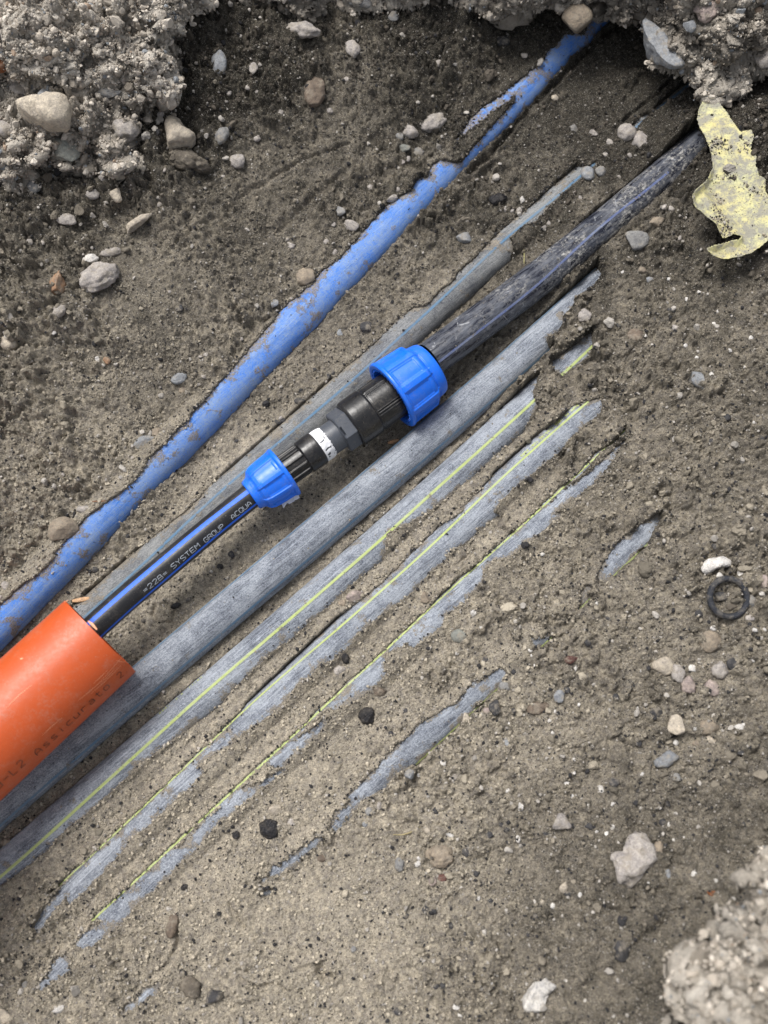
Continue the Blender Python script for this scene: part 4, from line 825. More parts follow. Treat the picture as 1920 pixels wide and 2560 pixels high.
# slate adapter with hexagon
lathe("adapter_sleeve", dens([(548, 60), (549, 114), (596, 114), (600, 114), (606, 117), (660, 118), (672, 118), (674, 60)]), M_SLATE)
def hexa(X, Rr, PH, I):
    d = (PH-.18+math.pi/6) % (math.pi/3)-math.pi/6; f = 1/np.cos(d)
    return X, np.where(Rr > 100, np.minimum(Rr*f, 163), Rr)
lathe("hex_nut", dens([(664, 60), (666, 134), (672, 141), (740, 141), (746, 134), (747, 60)], 3), M_SLATE, hexa, seg=240, smooth_=False)
def grip(name, xs, ph0, rr, n):
    V, F = [], []
    for i in range(n):
        ph_ = ph0+i*.052; b = len(V)
        for dx, dp, dr in ((0, -.013, -6), (0, .013, -6), (0, 0, 4), (16, -.013, -6), (16, .013, -6), (16, 0, 4)):
            V.append(A+(xs+dx)*U*AX+(rr+dr)*U*(math.cos(ph_+dp)*UPC+math.sin(ph_+dp)*SD))
        F += [(b, b+1, b+2), (b+3, b+5, b+4), (b, b+2, b+5), (b, b+5, b+3), (b+1, b+4, b+5), (b+1, b+5, b+2)]
    np_mesh(name, V, np.array(F), M_SLATE, cp, smooth_=False)
grip("grip_ridge", 782, .10, 152, 9)
# raised mould mark on the hexagon face
ph_ = np.linspace(0, 2*math.pi, 33); cen_x, cen_p, rr = 835, .18, 141.0
fr_n = math.cos(cen_p)*UPC+math.sin(cen_p)*SD; fr_t = -math.sin(cen_p)*UPC+math.cos(cen_p)*SD
V = np.concatenate([A+(cen_x*U+np.cos(ph_)[:, None]*k*U)*AX+(rr+1.5)*U*fr_n+np.sin(ph_)[:, None]*k*U*fr_t for k in (17, 20)])
np_mesh("mould_mark", V, grid_faces(2, 33), M_SLATE, cp)
# white sealing tape, torn
def tape(X, Rr, PH, I):
    n = perlin(np.stack([PH.ravel()*3, X.ravel()*.05, 0*X.ravel()], -1)).reshape(X.shape)
    e = perlin(np.stack([PH.ravel()*9, X.ravel()*.02+9, 0*X.ravel()], -1)).reshape(X.shape)
    return X+e*7*((X < 552) | (X > 588)), Rr+n*3
o = lathe("sealing_tape", dens([(545, 119), (552, 122), (575, 123), (592, 121), (600, 116)], 2.5), M_TAPE, tape, seg=300)
me = o.data; import bmesh
bm = bmesh.new(); bm.from_mesh(me); cs = np.array([f.calc_center_median()[:] for f in bm.faces]); rel = cs-A; ax_ = np.interp(rel@AX/U, XK1, XK0)
an = np.arctan2(rel@SD, rel@UPC); holes = (perlin(np.stack([an*5.2+2, ax_*.045+an, 0*an], -1)) > .30) & (ax_ > 556) & (ax_ < 590) & (an > -.2) & (an < 1.3)
bm.faces.ensure_lookup_table(); bmesh.ops.delete(bm, geom=[bm.faces[i] for i in np.nonzero(holes)[0]], context='FACES'); bm.to_mesh(me); bm.free()
# loose tape tail under the small nut
n = 30; t = np.linspace(0, 1, n)
a0 = P(*c11(368, 1305), .030); a1 = P(*c11(490, 1228), .036); row = a0+(a1-a0)*t[:, None]
dv = P(*c11(430, 1225), .034)-P(*c11(450, 1275), .030); dv /= np.linalg.norm(dv)
wd = .0052*(1-.45*np.exp(-((t-.25)/.12)**2))+.0012*perlin(col3(t*9, 0*t))
V = np.concatenate([row+dv*(k*wd)[:, None]+np.array([0, 0, 1])*(.0016*perlin(col3(t*11+k*3, 0*t+k)))[:, None]+AX*(.001*perlin(col3(t*7, 0*t+k*5)))[:, None] for k in (-1, -.6, -.2, .2, .6, 1)])
np_mesh("tape_end", V, grid_faces(6, n), M_TAPE, cp)
for p_ in list(cp.children): pass

# ------------------------------------------------------------------ stones
def ico(sub):
    b = bmesh.new(); bmesh.ops.create_icosphere(b, subdivisions=sub, radius=1); b.verts.ensure_lookup_table()
    V = np.array([v.co[:] for v in b.verts]); F = np.array([[v.index for v in f.verts] for f in b.faces]); b.free(); return V, F
ICO = {s: ico(s) for s in (1, 2, 3, 4)}
def rock(sub, cuts, lo, hi, lump, rg, lumpscale=1.6):
    V, F = ICO[sub]; V = V.copy()
    for _ in range(cuts):
        n = rg.normal(size=3); n /= np.linalg.norm(n); d = rg.uniform(lo, hi); V -= np.maximum(V@n-d, 0)[:, None]*n
    if lump:
        o = rg.random(3)*50; u = V/np.linalg.norm(V, axis=1)[:, None]
        V = V+u*(lump*fbm(V*lumpscale+o, 3, .55))[:, None]
        if lump > .1:
            f, i = worley(V*3.2+o, 3); V = V+u*(lump*.55*np.sqrt(np.clip(1-(f/.8)**2, 0, 1))-lump*.2)[:, None]
    V -= (V.max(0)+V.min(0))/2; V /= (V.max(0)-V.min(0))/2
    return V, F
KIND = {'ang': (10, .48, .78, .05), 'rnd': (8, .70, .93, .05), 'lmp': (4, .75, .9, .20), 'cub': (7, .5, .66, .03), 'clod': (3, .8, .95, .26)}
CLR = {'white': (.66, .64, .60), 'cream': (.52, .46, .37), 'pale': (.40, .37, .34), 'grey': (.25, .25, .245), 'blue': (.27, .285, .30), 'green': (.23, .24, .215), 'tan': (.30, .25, .19), 'brown': (.16, .125, .095),
       'dark': (.055, .055, .058), 'black': (.014, .014, .017), 'pink': (.40, .33, .30), 'orange': (.33, .20, .12), 'red': (.12, .055, .045), 'soil': (.13, .112, .088), 'clay': (.30, .11, .04)}
def stone(k, x, y, w, h, rot, col, kind, label=None, group=None, outline=None, flat=.62, sink=.38, name=None, cat=None, clean=False, lift=0):
    sx, sy = c(k, (x, y))[0]; pt = hit(sx, sy); pt = pt+(CAM-pt)/np.linalg.norm(CAM-pt)*lift; m = np.linalg.norm(pt-CAM)/FPX/K        # metres per traced pixel here
    rg = np.random.default_rng(int(x*7+y*13+k*101)); a, b = w*m/2, h*m/2
    big = max(w, h) > 60; cu, lo, hi, lump = KIND[kind]
    V, F = rock(4 if max(w, h) > 110 else (3 if max(w, h) > 26 else 2), cu, lo, hi, lump, rg)
    if outline:
        O = np.array(outline, float); O = O-np.array([x, y]); O[:, 1] *= -1; O *= m
        th = np.arctan2(V[:, 1], V[:, 0]); to = np.arctan2(O[:, 1], O[:, 0]); od_ = np.linalg.norm(O, axis=1); s_ = np.argsort(to)
        tt = np.concatenate([to[s_]-2*math.pi, to[s_], to[s_]+2*math.pi]); xx = np.interp(th, tt, np.tile((O[s_, 0]), 3)); yy = np.interp(th, tt, np.tile(O[s_, 1], 3))
        Rr = np.hypot(xx, yy); rho = np.clip(np.hypot(V[:, 0], V[:, 1]), 0, 1)**.8
        hz = flat*math.sqrt(a*b); V = np.stack([np.cos(th)*Rr*rho, np.sin(th)*Rr*rho, V[:, 2]*hz], -1)
        n_ = fbm(V/max(a, b)*3+x, 3)[:, None]; V = V+n_*ICO[4 if max(w, h) > 110 else (3 if max(w, h) > 26 else 2)][0]*max(a, b)*.05; rot = 0
    else:
        hz = flat*math.sqrt(a*b)*(1 if kind != 'cub' else 1.1); V = V*np.array([a, b, hz])
    ca, sa = math.cos(R(rot)), math.sin(R(rot))
    nm = name or {'clod': 'earth_clod'}.get(kind, 'pebble' if max(w, h)*m < .02 else 'stone')
    mt = M_TAR if col == 'black' else (M_CLEAN if (col in ('white', 'cream') or clean) else M_STONE)
    o = np_mesh(nm, V, F, mt); o.location = (pt[0], pt[1], pt[2]+hz*(1-2*sink)); o.rotation_euler = (rg.uniform(-.15, .15), rg.uniform(-.15, .15), R(rot))
    cc = np.array(CLR[col])*rg.uniform(.9, 1.1); o.color = (*cc, 1)
    tag(o, label, cat or nm.replace('_', ' ').split()[-1], group)
    return o
BIG = [
 (1, 85, 100, 62, 48, 10, 'white', 'rnd', "small white pebble lodged high in the pale upper left bank"),
 (1, 210, 420, 80, 60, -15, 'blue', 'ang', "blue-grey angular stone just above the big cream stone"),
 (1, 465, 402, 115, 58, 5, 'grey', 'ang', "long dark grey stone set in the underside of the upper left bank"),
 (1, 95, 385, 90, 85, 0, 'pale', 'lmp', "rough pale lump left of the blue-grey stone in the upper left bank"),
 (1, 285, 655, 125, 125, 20, 'green', 'ang', "green-grey block hanging right below the big cream stone"),
 (1, 540, 560, 120, 110, 30, 'pale', 'lmp', "pale crusty lump on the ledge left of the cream wedge stone"),
 (1, 520, 745, 110, 80, 25, 'cream', 'lmp', "cream coloured lump low on the dark upper left ledge"),
 (1, 820, 705, 180, 85, -12, 'soil', 'clod', "dark brown clod sticking out below the cream wedge stone"),
 (1, 30, 560, 90, 90, 0, 'pale', 'lmp', "pale gritty lump at the left edge beside the big cream stone"),
 (1, 150, 805, 62, 66, 15, 'grey', 'lmp', "grey crusted stone at the foot of the upper left ledge"),
 (1, 400, 842, 56, 44, 0, 'pale', 'lmp', "small pale stone under the upper left ledge"),
 (1, 500, 850, 50, 60, 20, 'cream', 'ang', "small cream stone right of the pale one under the ledge"),
 (1, 600, 960, 130, 46, 35, 'cream', 'ang', "cream edged slab peeping out of the dark slope below the ledge"),
 (1, 290, 952, 90, 50, -10, 'pale', 'lmp', "flat pale crumb of mortar on the upper left slope"),
 (1, 480, 1092, 90, 44, 10, 'pale', 'lmp', "pale crusty stone above the orange-tan stone on the left slope"),
 (1, 948, 275, 62, 100, 15, 'blue', 'ang', "blue-grey pointed shard standing in the dark top slope"),
 (1, 1360, 400, 88, 140, -8, 'brown', 'rnd', "smooth brown egg shaped stone in the top slope"),
 (1, 958, 590, 56, 84, -20, 'grey', 'lmp', "grey rough stone right of the cream wedge stone"),
 (1, 1025, 700, 66, 60, 0, 'pale', 'lmp', "pale rough stone at the toe of the upper slope"),
 (1, 1095, 300, 40, 55, 0, 'pale', 'ang', "little pale chip beside the blue-grey shard in the top slope"),
 (1, 1310, 140, 140, 70, -15, 'pale', 'lmp', "pale rock hanging from the top bank near the middle"),
 (1, 1555, 12, 95, 50, -5, 'grey', 'ang', "flat grey rock at the very top edge left of the cave"),
 (1, 1525, 215, 60, 80, 20, 'pale', 'lmp', "pale crumbly rock below the top edge right of the egg shaped stone"),
 (1, 1470, 915, 46, 42, 0, 'grey', 'ang', "grey stone above the left side of the blue pipe, topmost of a pair"),
 (1, 1515, 978, 76, 44, -25, 'pale', 'ang', "pale stone touching the blue pipe, lower of a pair"),
 (1, 1255, 1062, 40, 34, 20, 'pale', 'ang', "pale pebble on the sand left of the pair beside the blue pipe"),
 (2, 208, 538, 116, 74, 25, 'pale', 'lmp', "pale lumpy stone, highest of the cluster left of the buried blue pipe"),
 (2, 112, 572, 72, 60, 0, 'pale', 'lmp', "pale stone in the middle of the cluster left of the blue pipe"),
 (2, 66, 592, 34, 34, 0, 'grey', 'rnd', "small round stone left in the cluster by the blue pipe"),
 (2, 82, 642, 62, 48, 0, 'green', 'ang', "green-grey stone at the lower left of the cluster by the blue pipe"),
 (2, 150, 662, 48, 44, 0, 'grey', 'lmp', "grey pitted stone, lowest of the cluster by the blue pipe"),
 (2, 35, 858, 52, 30, 25, 'pale', 'ang', "pale stone pressed against the upper edge of the blue pipe"),
 (2, 235, 275, 38, 32, 0, 'pale', 'ang', "pale pebble alone on the dark slope left of the cave"),
 (2, 40, 72, 42, 40, 0, 'grey', 'ang', "grey pebble near the top edge on the dark slope"),
 (2, 515, 180, 52, 46, 0, 'dark', 'rnd', "dark round stone left of the blue pipe near the cave"),
 (2, 345, 1030, 66, 48, 10, 'blue', 'ang', "grey angular stone on the sand between blue and black pipes"),
 (2, 360, 952, 42, 32, 20, 'pale', 'rnd', "pale pebble just above the grey angular stone between the pipes"),
 (2, 597, 862, 22, 30, 0, 'white', 'rnd', "bright white pebble on dark sand left of the half buried grey pipe"),
 (2, 880, 752, 56, 66, 20, 'blue', 'rnd', "grey stone sitting on the half buried grey pipe"),
 (2, 1048, 575, 74, 74, 0, 'pale', 'lmp', "pale gritty lump, left of the twin lumps between the pipes"),
 (2, 1105, 612, 68, 86, -15, 'pale', 'lmp', "pale gritty lump, right of the twin lumps between the pipes"),
 (2, 735, 425, 34, 30, 0, 'cream', 'rnd', "cream pebble in the smooth sand right of the blue pipe"),
 (2, 820, 556, 30, 34, 30, 'grey', 'ang', "grey pebble in the smooth sand below the cream pebble"),
 (2, 905, 576, 36, 24, -20, 'pale', 'ang', "pale flat chip left of the twin gritty lumps"),
 (2, 935, 742, 46, 50, 0, 'grey', 'lmp', "grey stone on the sand right of the stone on the pipe"),
 (2, 1176, 958, 64, 54, 10, 'tan', 'ang', "tan stone right of the muddy black pipe below its middle"),
 (2, 1092, 1042, 90, 84, 15, 'grey', 'ang', "grey block lying right of the muddy black pipe"),
 (2, 1437, 380, 36, 60, -10, 'brown', 'rnd', "smooth brown pebble under the right bank above the leaf"),
 (2, 1320, 116, 44, 54, 15, 'blue', 'ang', "small pale blue chip in the top right bank"),
 (2, 1640, 265, 74, 70, 0, 'pale', 'ang', "pale rock at the right edge of the top right bank"),
 (2, 1400, 55, 120, 90, 10, 'pink', 'lmp', "pinkish rough rock in the top right bank"),
 (3, 430, 92, 170, 120, 35, 'pale', 'lmp', "large pale crusty stone low on the upper left slope"),
 (3, 245, 118, 74, 112, -18, 'orange', 'ang', "orange-tan stone left of the large pale crusty stone"),
 (3, 392, 15, 70, 44, 10, 'white', 'lmp', "whitish stone just above the large pale crusty stone"),
 (3, 256, 240, 66, 56, 20, 'pale', 'lmp', "pale rough pebble below the orange-tan stone"),
 (3, 40, 372, 72, 68, 0, 'cream', 'lmp', "cream rough stone at the left edge of the sand slope"),
 (3, 418, 447, 26, 32, 10, 'white', 'ang', "small white chip left of the orange pebble"),
 (3, 463, 451, 34, 42, 0, 'orange', 'rnd', "small orange pebble beside the white chip on the left sand"),
 (3, 230, 330, 30, 22, -40, 'white', 'ang', "thin whitish chip on the rough left slope"),
 (3, 775, 530, 74, 52, 30, 'blue', 'ang', "pale grey quartz stone on the sand left of the blue pipe"),
 (3, 788, 580, 32, 36, 0, 'tan', 'rnd', "tan pebble just below the pale quartz stone"),
 (3, 1322, 92, 84, 86, 0, 'tan', 'lmp', "tan round stone resting against the upper edge of the blue pipe"),
 (3, 1187, 206, 34, 36, 0, 'blue', 'ang', "pale blue pebble left of the blue pipe below the tan stone"),
 (3, 775, 226, 36, 38, 0, 'dark', 'ang', "dark grey pebble alone on the left sand slope"),
 (3, 1582, 308, 58, 46, 10, 'dark', 'rnd', "dark rounded stone in the channel right of the blue pipe"),
 (3, 1470, 332, 30, 32, 0, 'blue', 'ang', "pale pebble in the channel left of the dark rounded stone"),
 (3, 1295, 630, 50, 34, 0, 'dark', 'ang', "dark grey stone at the edge of the dusty pipe left of the coupling"),
 (3, 620, 805, 108, 52, 20, 'blue', 'ang', "flat blue-grey striped stone beside the blue pipe"),
 (3, 680, 762, 44, 36, 0, 'tan', 'ang', "small tan stone touching the flat blue-grey striped stone"),
 (3, 570, 1010, 36, 28, 10, 'cream', 'rnd', "cream pebble lying on the blue pipe"),
 (3, 360, 1095, 56, 30, 10, 'pale', 'rnd', "pale flat pebble beside the lower blue pipe"),
 (5, 278, 82, 118, 112, -15, 'tan', 'cub', "square tan stone leaning on the lower blue pipe"),
 (5, 25, 320, 30, 42, 20, 'pale', 'ang', "pale pebble at the left edge above the blue pipe"),
 (5, 85, 552, 34, 34, 0, 'tan', 'ang', "tan pebble wedged between the blue and orange pipes"),
 (5, 1537, 362, 84, 56, 38, 'pink', 'cub', "pinkish angular stone between the first two striped pipes"),
 (5, 1482, 396, 38, 36, 20, 'tan', 'ang', "small tan stone beside the pinkish angular stone"),
 (5, 1468, 682, 56, 40, 25, 'pale', 'rnd', "pale pebble at the lower edge of the second striped pipe"),
 (5, 1640, 776, 62, 40, 0, 'brown', 'ang', "rust brown stone on the third striped pipe"),
 (5, 545, 525, 14, 16, 0, 'cream', 'rnd', "tiny cream pebble on the mud right of the orange pipe"),
 (6, 180, 370, 46, 54, 0, 'tan', 'ang', "amber brown stone between the second and third striped pipes"),
 (6, 387, 436, 30, 28, 0, 'white', 'lmp', "small white crumb right of the third striped pipe"),
 (6, 1452, 276, 34, 28, 0, 'white', 'rnd', "white pebble between the bean shaped stone and the black ring"),
 (6, 1541, 268, 34, 30, -30, 'white', 'rnd', "white oval pebble above the right of the black ring"),
 (6, 1455, 368, 66, 40, -10, 'dark', 'ang', "dark glossy stone inside the black ring"),
 (6, 1500, 408, 46, 34, 10, 'soil', 'rnd', "brown stone inside the lower part of the black ring"),
 (6, 1405, 560, 92, 92, 20, 'tan', 'lmp', "tan crumbly stone below the black ring"),
 (6, 1422, 502, 28, 24, 0, 'white', 'rnd', "white pebble right above the tan crumbly stone"),
 (6, 1205, 665, 92, 80, 0, 'cream', 'rnd', "round cream stone left of the pale stone cluster"),
 (6, 1268, 698, 60, 80, 10, 'pale', 'lmp', "pale rough stone touching the round cream stone"),
 (6, 1310, 746, 64, 74, 0, 'pink', 'lmp', "pinkish pitted stone, lowest of the pale stone cluster"),
 (6, 1333, 677, 38, 38, 15, 'white', 'ang', "white angular chip above the pinkish pitted stone"),
 (6, 1450, 684, 74, 78, 0, 'pale', 'lmp', "pale crumbly stone left of the small black stone"),
 (6, 1502, 655, 44, 54, 0, 'dark', 'rnd', "small black round stone right of the pale crumbly stone"),
 (6, 1415, 760, 60, 72, 20, 'pink', 'lmp', "pinkish white crumbled patch below the pale crumbly stone"),
 (6, 1218, 1070, 110, 60, 25, 'blue', 'lmp', "bluish white crumbled lump on the lower right sand"),
 (6, 1400, 928, 86, 60, 10, 'tan', 'lmp', "tan flat stone right of the cream stub"),
 (6, 1413, 986, 46, 40, 0, 'cream', 'rnd', "cream pebble below the tan flat stone"),
 (6, 1534, 930, 40, 26, 0, 'white', 'ang', "white chip right of the tan flat stone"),
 (6, 1260, 996, 26, 24, 0, 'white', 'ang', "white chip below the cream stub"),
 (6, 665, 847, 104, 56, 14, 'brown', 'rnd', "smooth brown oval stone in the middle of the right sand"),
 (6, 756, 797, 46, 56, -20, 'blue', 'ang', "grey triangular chip by the smooth brown oval stone"),
 (6, 825, 672, 20, 36, -10, 'white', 'ang', "white splinter beside the dark red stone"),
 (6, 810, 640, 64, 36, 0, 'red', 'ang', "dark red stone half sunk in the sand"),
 (6, 478, 845, 52, 72, 0, 'dark', 'ang', "black angular stone right of the lowest exposed striped pipe"),
 (6, 445, 858, 34, 26, 0, 'pink', 'rnd', "pinkish pebble touching the black angular stone"),
 (6, 520, 757, 52, 46, -10, 'grey', 'lmp', "grey pitted stone at the upper end of the lowest exposed striped pipe"),
 (6, 352, 900, 42, 66, 10, 'cream', 'ang', "cream stone standing at the stripe of the lowest exposed striped pipe"),
 (6, 255, 1085, 28, 32, 0, 'white', 'rnd', "white pebble low on the sand beside the lowest exposed striped pipe"),
 (6, 530, 995, 26, 38, 30, 'blue', 'ang', "blue-grey chip on the sand below the black angular stone"),
 (6, 1175, 868, 54, 58, 0, 'dark', 'ang', "dark stone left of the cream stub"),
 (6, 1580, 460, 44, 30, 0, 'pale', 'rnd', "pale pebble under the right side of the black ring"),
 (6, 1585, 388, 44, 62, 20, 'grey', 'ang', "grey stone touching the right of the black ring"),
 (6, 1645, 305, 36, 64, 0, 'pink', 'ang', "pinkish stone at the right edge beside the black ring"),
 (6, 1634, 352, 28, 22, 0, 'white', 'ang', "white wedge chip at the right edge beside the black ring"),
 (6, 325, 535, 74, 60, 0, 'green', 'rnd', "greenish stone sunk in the sand right of the third striped pipe"),
 (6, 1350, 1000, 36, 26, 0, 'tan', 'rnd', "tan pebble left of the cream pebble on the right sand"),
 (4, 865, 258, 58, 60, 0, 'pale', 'lmp', "grey-white lump at the upper end of the thick scuffed pipe"),
 (4, 1360, 540, 96, 60, -35, 'blue', 'lmp', "blue-white crumbled lump on the open right sand"),
 (4, 1085, 345, 70, 60, 0, 'brown', 'rnd', "flat brown stone pressed into the right sand"),
 (4, 1148, 104, 30, 28, 0, 'blue', 'lmp', "blue-grey pebble near the upper right sand"),
 (4, 1170, 276, 26, 30, 0, 'dark', 'ang', "small black chip on the right sand below the blue-grey pebble"),
 (4, 1115, 62, 34, 28, 0, 'tan', 'rnd', "tan pebble on the upper right sand"),
 (4, 1255, 312, 40, 26, 0, 'pale', 'lmp', "pale crumb on the right sand above the white pebbles"),
 (7, 1190, 182, 58, 44, 15, 'cream', 'rnd', "cream pebble on top of the black glittering clod"),
 (7, 1257, 235, 28, 34, 0, 'pale', 'rnd', "pale pebble right of the black glittering clod"),
 (7, 745, 682, 46, 92, -5, 'brown', 'cub', "brown oblong stone upright in the lower sand"),
 (7, 1527, 782, 26, 26, 0, 'grey', 'rnd', "round bluish pebble in the smooth lower sand"),
 (7, 248, 1042, 52, 26, 15, 'white', 'ang', "white flat chip near the bottom left corner"),
 (7, 22, 1072, 52, 66, 35, 'cream', 'ang', "cream stone cut by the bottom left corner"),
 (7, 108, 936, 26, 32, 0, 'grey', 'ang', "grey chip above the white flat chip in the bottom left"),
 (7, 1595, 186, 36, 38, 0, 'grey', 'rnd', "grey pebble at the lower end of the lowest exposed striped pipe"),
 (7, 1640, 160, 22, 42, -20, 'pale', 'ang', "pale splinter beside the grey pebble on the lower sand"),
 (7, 1578, 242, 26, 26, 0, 'blue', 'rnd', "small bluish pebble below the grey pebble and pale splinter"),
 (7, 1393, 388, 42, 32, 10, 'brown', 'rnd', "dark brown pebble in the lower middle sand"),
 (7, 830, 945, 80, 90, 30, 'soil', 'clod', "sandy brown clod near the bottom edge"),
 (7, 925, 985, 80, 50, 30, 'dark', 'ang', "dark grey angular lump near the bottom edge"),
 (8, 110, 27, 42, 42, 0, 'blue', 'ang', "pale blue chip at the yellow stripe end on the lower sand"),
 (8, 304, 40, 38, 30, 0, 'pale', 'lmp', "pale stone high on the lower right sand"),
 (8, 240, 382, 120, 92, 8, 'tan', 'lmp', "broad grey-brown rock on the lower sand"),
 (8, 70, 415, 48, 60, -20, 'grey', 'ang', "grey angular stone left of the broad grey-brown rock"),
 (8, 153, 390, 24, 22, 0, 'white', 'rnd', "small white pebble left of the broad grey-brown rock, upper of two"),
 (8, 147, 414, 28, 26, 0, 'white', 'rnd', "white pebble left of the broad grey-brown rock, lower of two"),
 (8, 210, 490, 32, 36, 0, 'pink', 'rnd', "pinkish pebble below the broad grey-brown rock"),
 (8, 250, 480, 48, 46, 0, 'red', 'ang', "dark reddish stone below the broad grey-brown rock"),
 (8, 770, 232, 78, 68, -10, 'pale', 'ang', "pale grey stone left of the big grey shard"),
 (8, 1186, 345, 40, 62, 0, 'tan', 'rnd', "tan stone touching the right side of the big grey shard"),
 (8, 1030, 788, 78, 80, 20, 'dark', 'ang', "black square stone at the foot of the lower right bank"),
 (8, 775, 515, 30, 50, -30, 'cream', 'ang', "cream leaf shaped chip below the pale grey stone"),
 (8, 795, 541, 34, 22, 0, 'dark', 'rnd', "dark pebble touching the cream leaf shaped chip"),
 (8, 682, 577, 24, 22, 0, 'cream', 'rnd', "cream pebble left of the cream leaf shaped chip"),
 (8, 285, 292, 42, 30, -30, 'white', 'ang', "white chip above the broad grey-brown rock"),
 (8, 187, 270, 26, 26, 0, 'cream', 'rnd', "cream pebble left of the white chip above the broad rock"),
 (8, 580, 306, 22, 32, 15, 'white', 'ang', "white oblong chip between the two largest lower stones"),
 (8, 1262, 40, 32, 34, 20, 'grey', 'ang', "grey chip high on the lower right sand"),
 (8, 992, 65, 44, 46, 0, 'dark', 'ang', "dark blue-black stone above the big grey shard"),
 (8, 938, 92, 22, 38, 25, 'white', 'ang', "curved white chip above the big grey shard"),
 (8, 592, 166, 24, 36, 0, 'white', 'cub', "small white block on the lower right sand"),
 (8, 1205, 235, 34, 32, 0, 'dark', 'rnd', "dark pebble above right of the big grey shard"),
 (8, 1230, 460, 26, 42, 15, 'blue', 'ang', "bluish chip right below the big grey shard"),
 (8, 1415, 537, 38, 28, 0, 'clay', 'lmp', "brick red crumb beside the lower right bank"),
 (8, 1225, 880, 26, 56, -25, 'pale', 'ang', "pale splinter on the smooth face of the lower right bank"),
 (8, 312, 1028, 30, 26, 0, 'white', 'ang', "white chip near the bottom edge"),
 (8, 255, 942, 26, 30, 0, 'dark', 'rnd', "black pebble near the bottom edge"),
 (8, 355, 366, 40, 40, 0, 'dark', 'rnd', "dark round pebble right of the broad grey-brown rock"),
 (8, 530, 266, 28, 30, 0, 'dark', 'ang', "dark chip left of the white oblong chip"),
 (8, 885, 250, 42, 36, 0, 'dark', 'ang', "black stone left of the top of the big grey shard"),
 (8, 60, 1050, 34, 30, 0, 'dark', 'rnd', "dark pebble at the bottom edge of the sand"),
]
for k, x, y, w, h, rot, col, kind, lb in BIG: stone(k, x, y, w, h, rot, col, kind, lb)
stone(2, 832, 92, 118, 118, 0, 'tan', 'rnd', "round brown stone hanging over the blue pipe at the cave mouth", lift=.022, flat=.8)
stone(1, 215, 520, 225, 135, 0, 'cream', 'rnd', "big cream wedge shaped stone jutting from the upper left bank", outline=[(95, 495), (130, 478), (200, 470), (290, 452), (316, 470), (314, 540), (305, 580), (265, 592), (220, 582), (165, 545), (120, 520)], flat=.8, sink=.15)
stone(1, 785, 605, 135, 140, 0, 'cream', 'rnd', "cream triangular wedge stone standing out of the dark slope", outline=[(722, 548), (735, 528), (760, 530), (800, 558), (838, 592), (850, 625), (835, 648), (790, 655), (745, 668), (735, 620)], flat=.8, sink=.2)
stone(2, 1185, 210, 120, 250, 0, 'blue', 'ang', "large pale blue-grey boulder face in the top right bank", outline=[(1120, 90), (1150, 95), (1190, 150), (1215, 200), (1240, 260), (1270, 320), (1225, 328), (1185, 300), (1150, 240), (1132, 190), (1118, 130)], flat=.5, sink=.5)
stone(6, 1430, 235, 125, 68, 0, 'white', 'rnd', "white bean shaped stone above the black ring", outline=[(1370, 240), (1385, 215), (1420, 202), (1470, 200), (1490, 215), (1488, 235), (1465, 245), (1448, 246), (1438, 238), (1425, 250), (1410, 265), (1385, 270), (1370, 258)], flat=.8, sink=.3)
stone(8, 1085, 390, 190, 210, 0, 'pale', 'lmp', "big grey shard with a notched left side on the lower right sand", outline=[(1045, 330), (1065, 300), (1115, 282), (1150, 300), (1168, 345), (1172, 395), (1130, 430), (1100, 470), (1050, 455), (1030, 505), (1008, 490), (985, 430), (980, 380), (1000, 368), (1035, 362)], flat=.45)
stone(8, 680, 975, 150, 120, 0, 'white', 'ang', "large whitish stone with a scooped right side near the bottom", outline=[(605, 985), (615, 950), (650, 922), (700, 916), (740, 925), (760, 945), (735, 955), (705, 970), (690, 1000), (672, 1035), (640, 1038), (608, 1025)], flat=.55)
stone(1, 35, 255, 100, 120, 0, 'clay', 'ang', "rust orange shard of tile wedged in the upper left bank", outline=[(-10, 235), (20, 218), (75, 190), (88, 205), (60, 250), (40, 285), (-10, 318)], flat=.4, name="tile_shard", cat="shard")
# cream stub with a dark broken end
o = stone(6, 1256, 920, 66, 88, 0, 'cream', 'ang', "cream cylinder shaped stub with a black lower end in the right sand", outline=[(1222, 955), (1222, 905), (1238, 880), (1262, 876), (1282, 890), (1290, 925), (1290, 955), (1255, 962)], flat=.7, name="stub", cat="stub")
def tar(k, x, y, w, h, lb, n=9, kind='clod'): return stone(k, x, y, w, h, 20, 'black', kind, lb, name="tar_lump", cat="tar lump")
tar(5, 1500, 202, 72, 44, "black tar blob stuck on the first yellow striped pipe")
tar(7, 1165, 262, 84, 84, "black glittering clod of tar on the lower sand")
tar(5, 1585, 882, 74, 76, "black glittering clod beside the third yellow striped pipe")
tar(7, 1020, 290, 34, 34, "small tar lump left of the black glittering clod")
tar(5, 950, 236, 30, 28, "small black lump on the mud below the new black pipe")
tar(5, 290, 210, 28, 30, "small black lump stuck on the lower blue pipe")
tar(5, 1490, 625, 34, 66, "black tar streak at the edge of the second striped pipe")
tar(2, 490, 862, 80, 50, "black crumbled tar patch on the sand right of the blue pipe")
tar(6, 1255, 962, 70, 22, "black broken rim under the cream stub")
tar(7, 798, 516, 34, 30, "dark lump in the sand left of the curved crack")
tar(5, 760, 405, 50, 26, "black flake on the mud near the pressed round print")

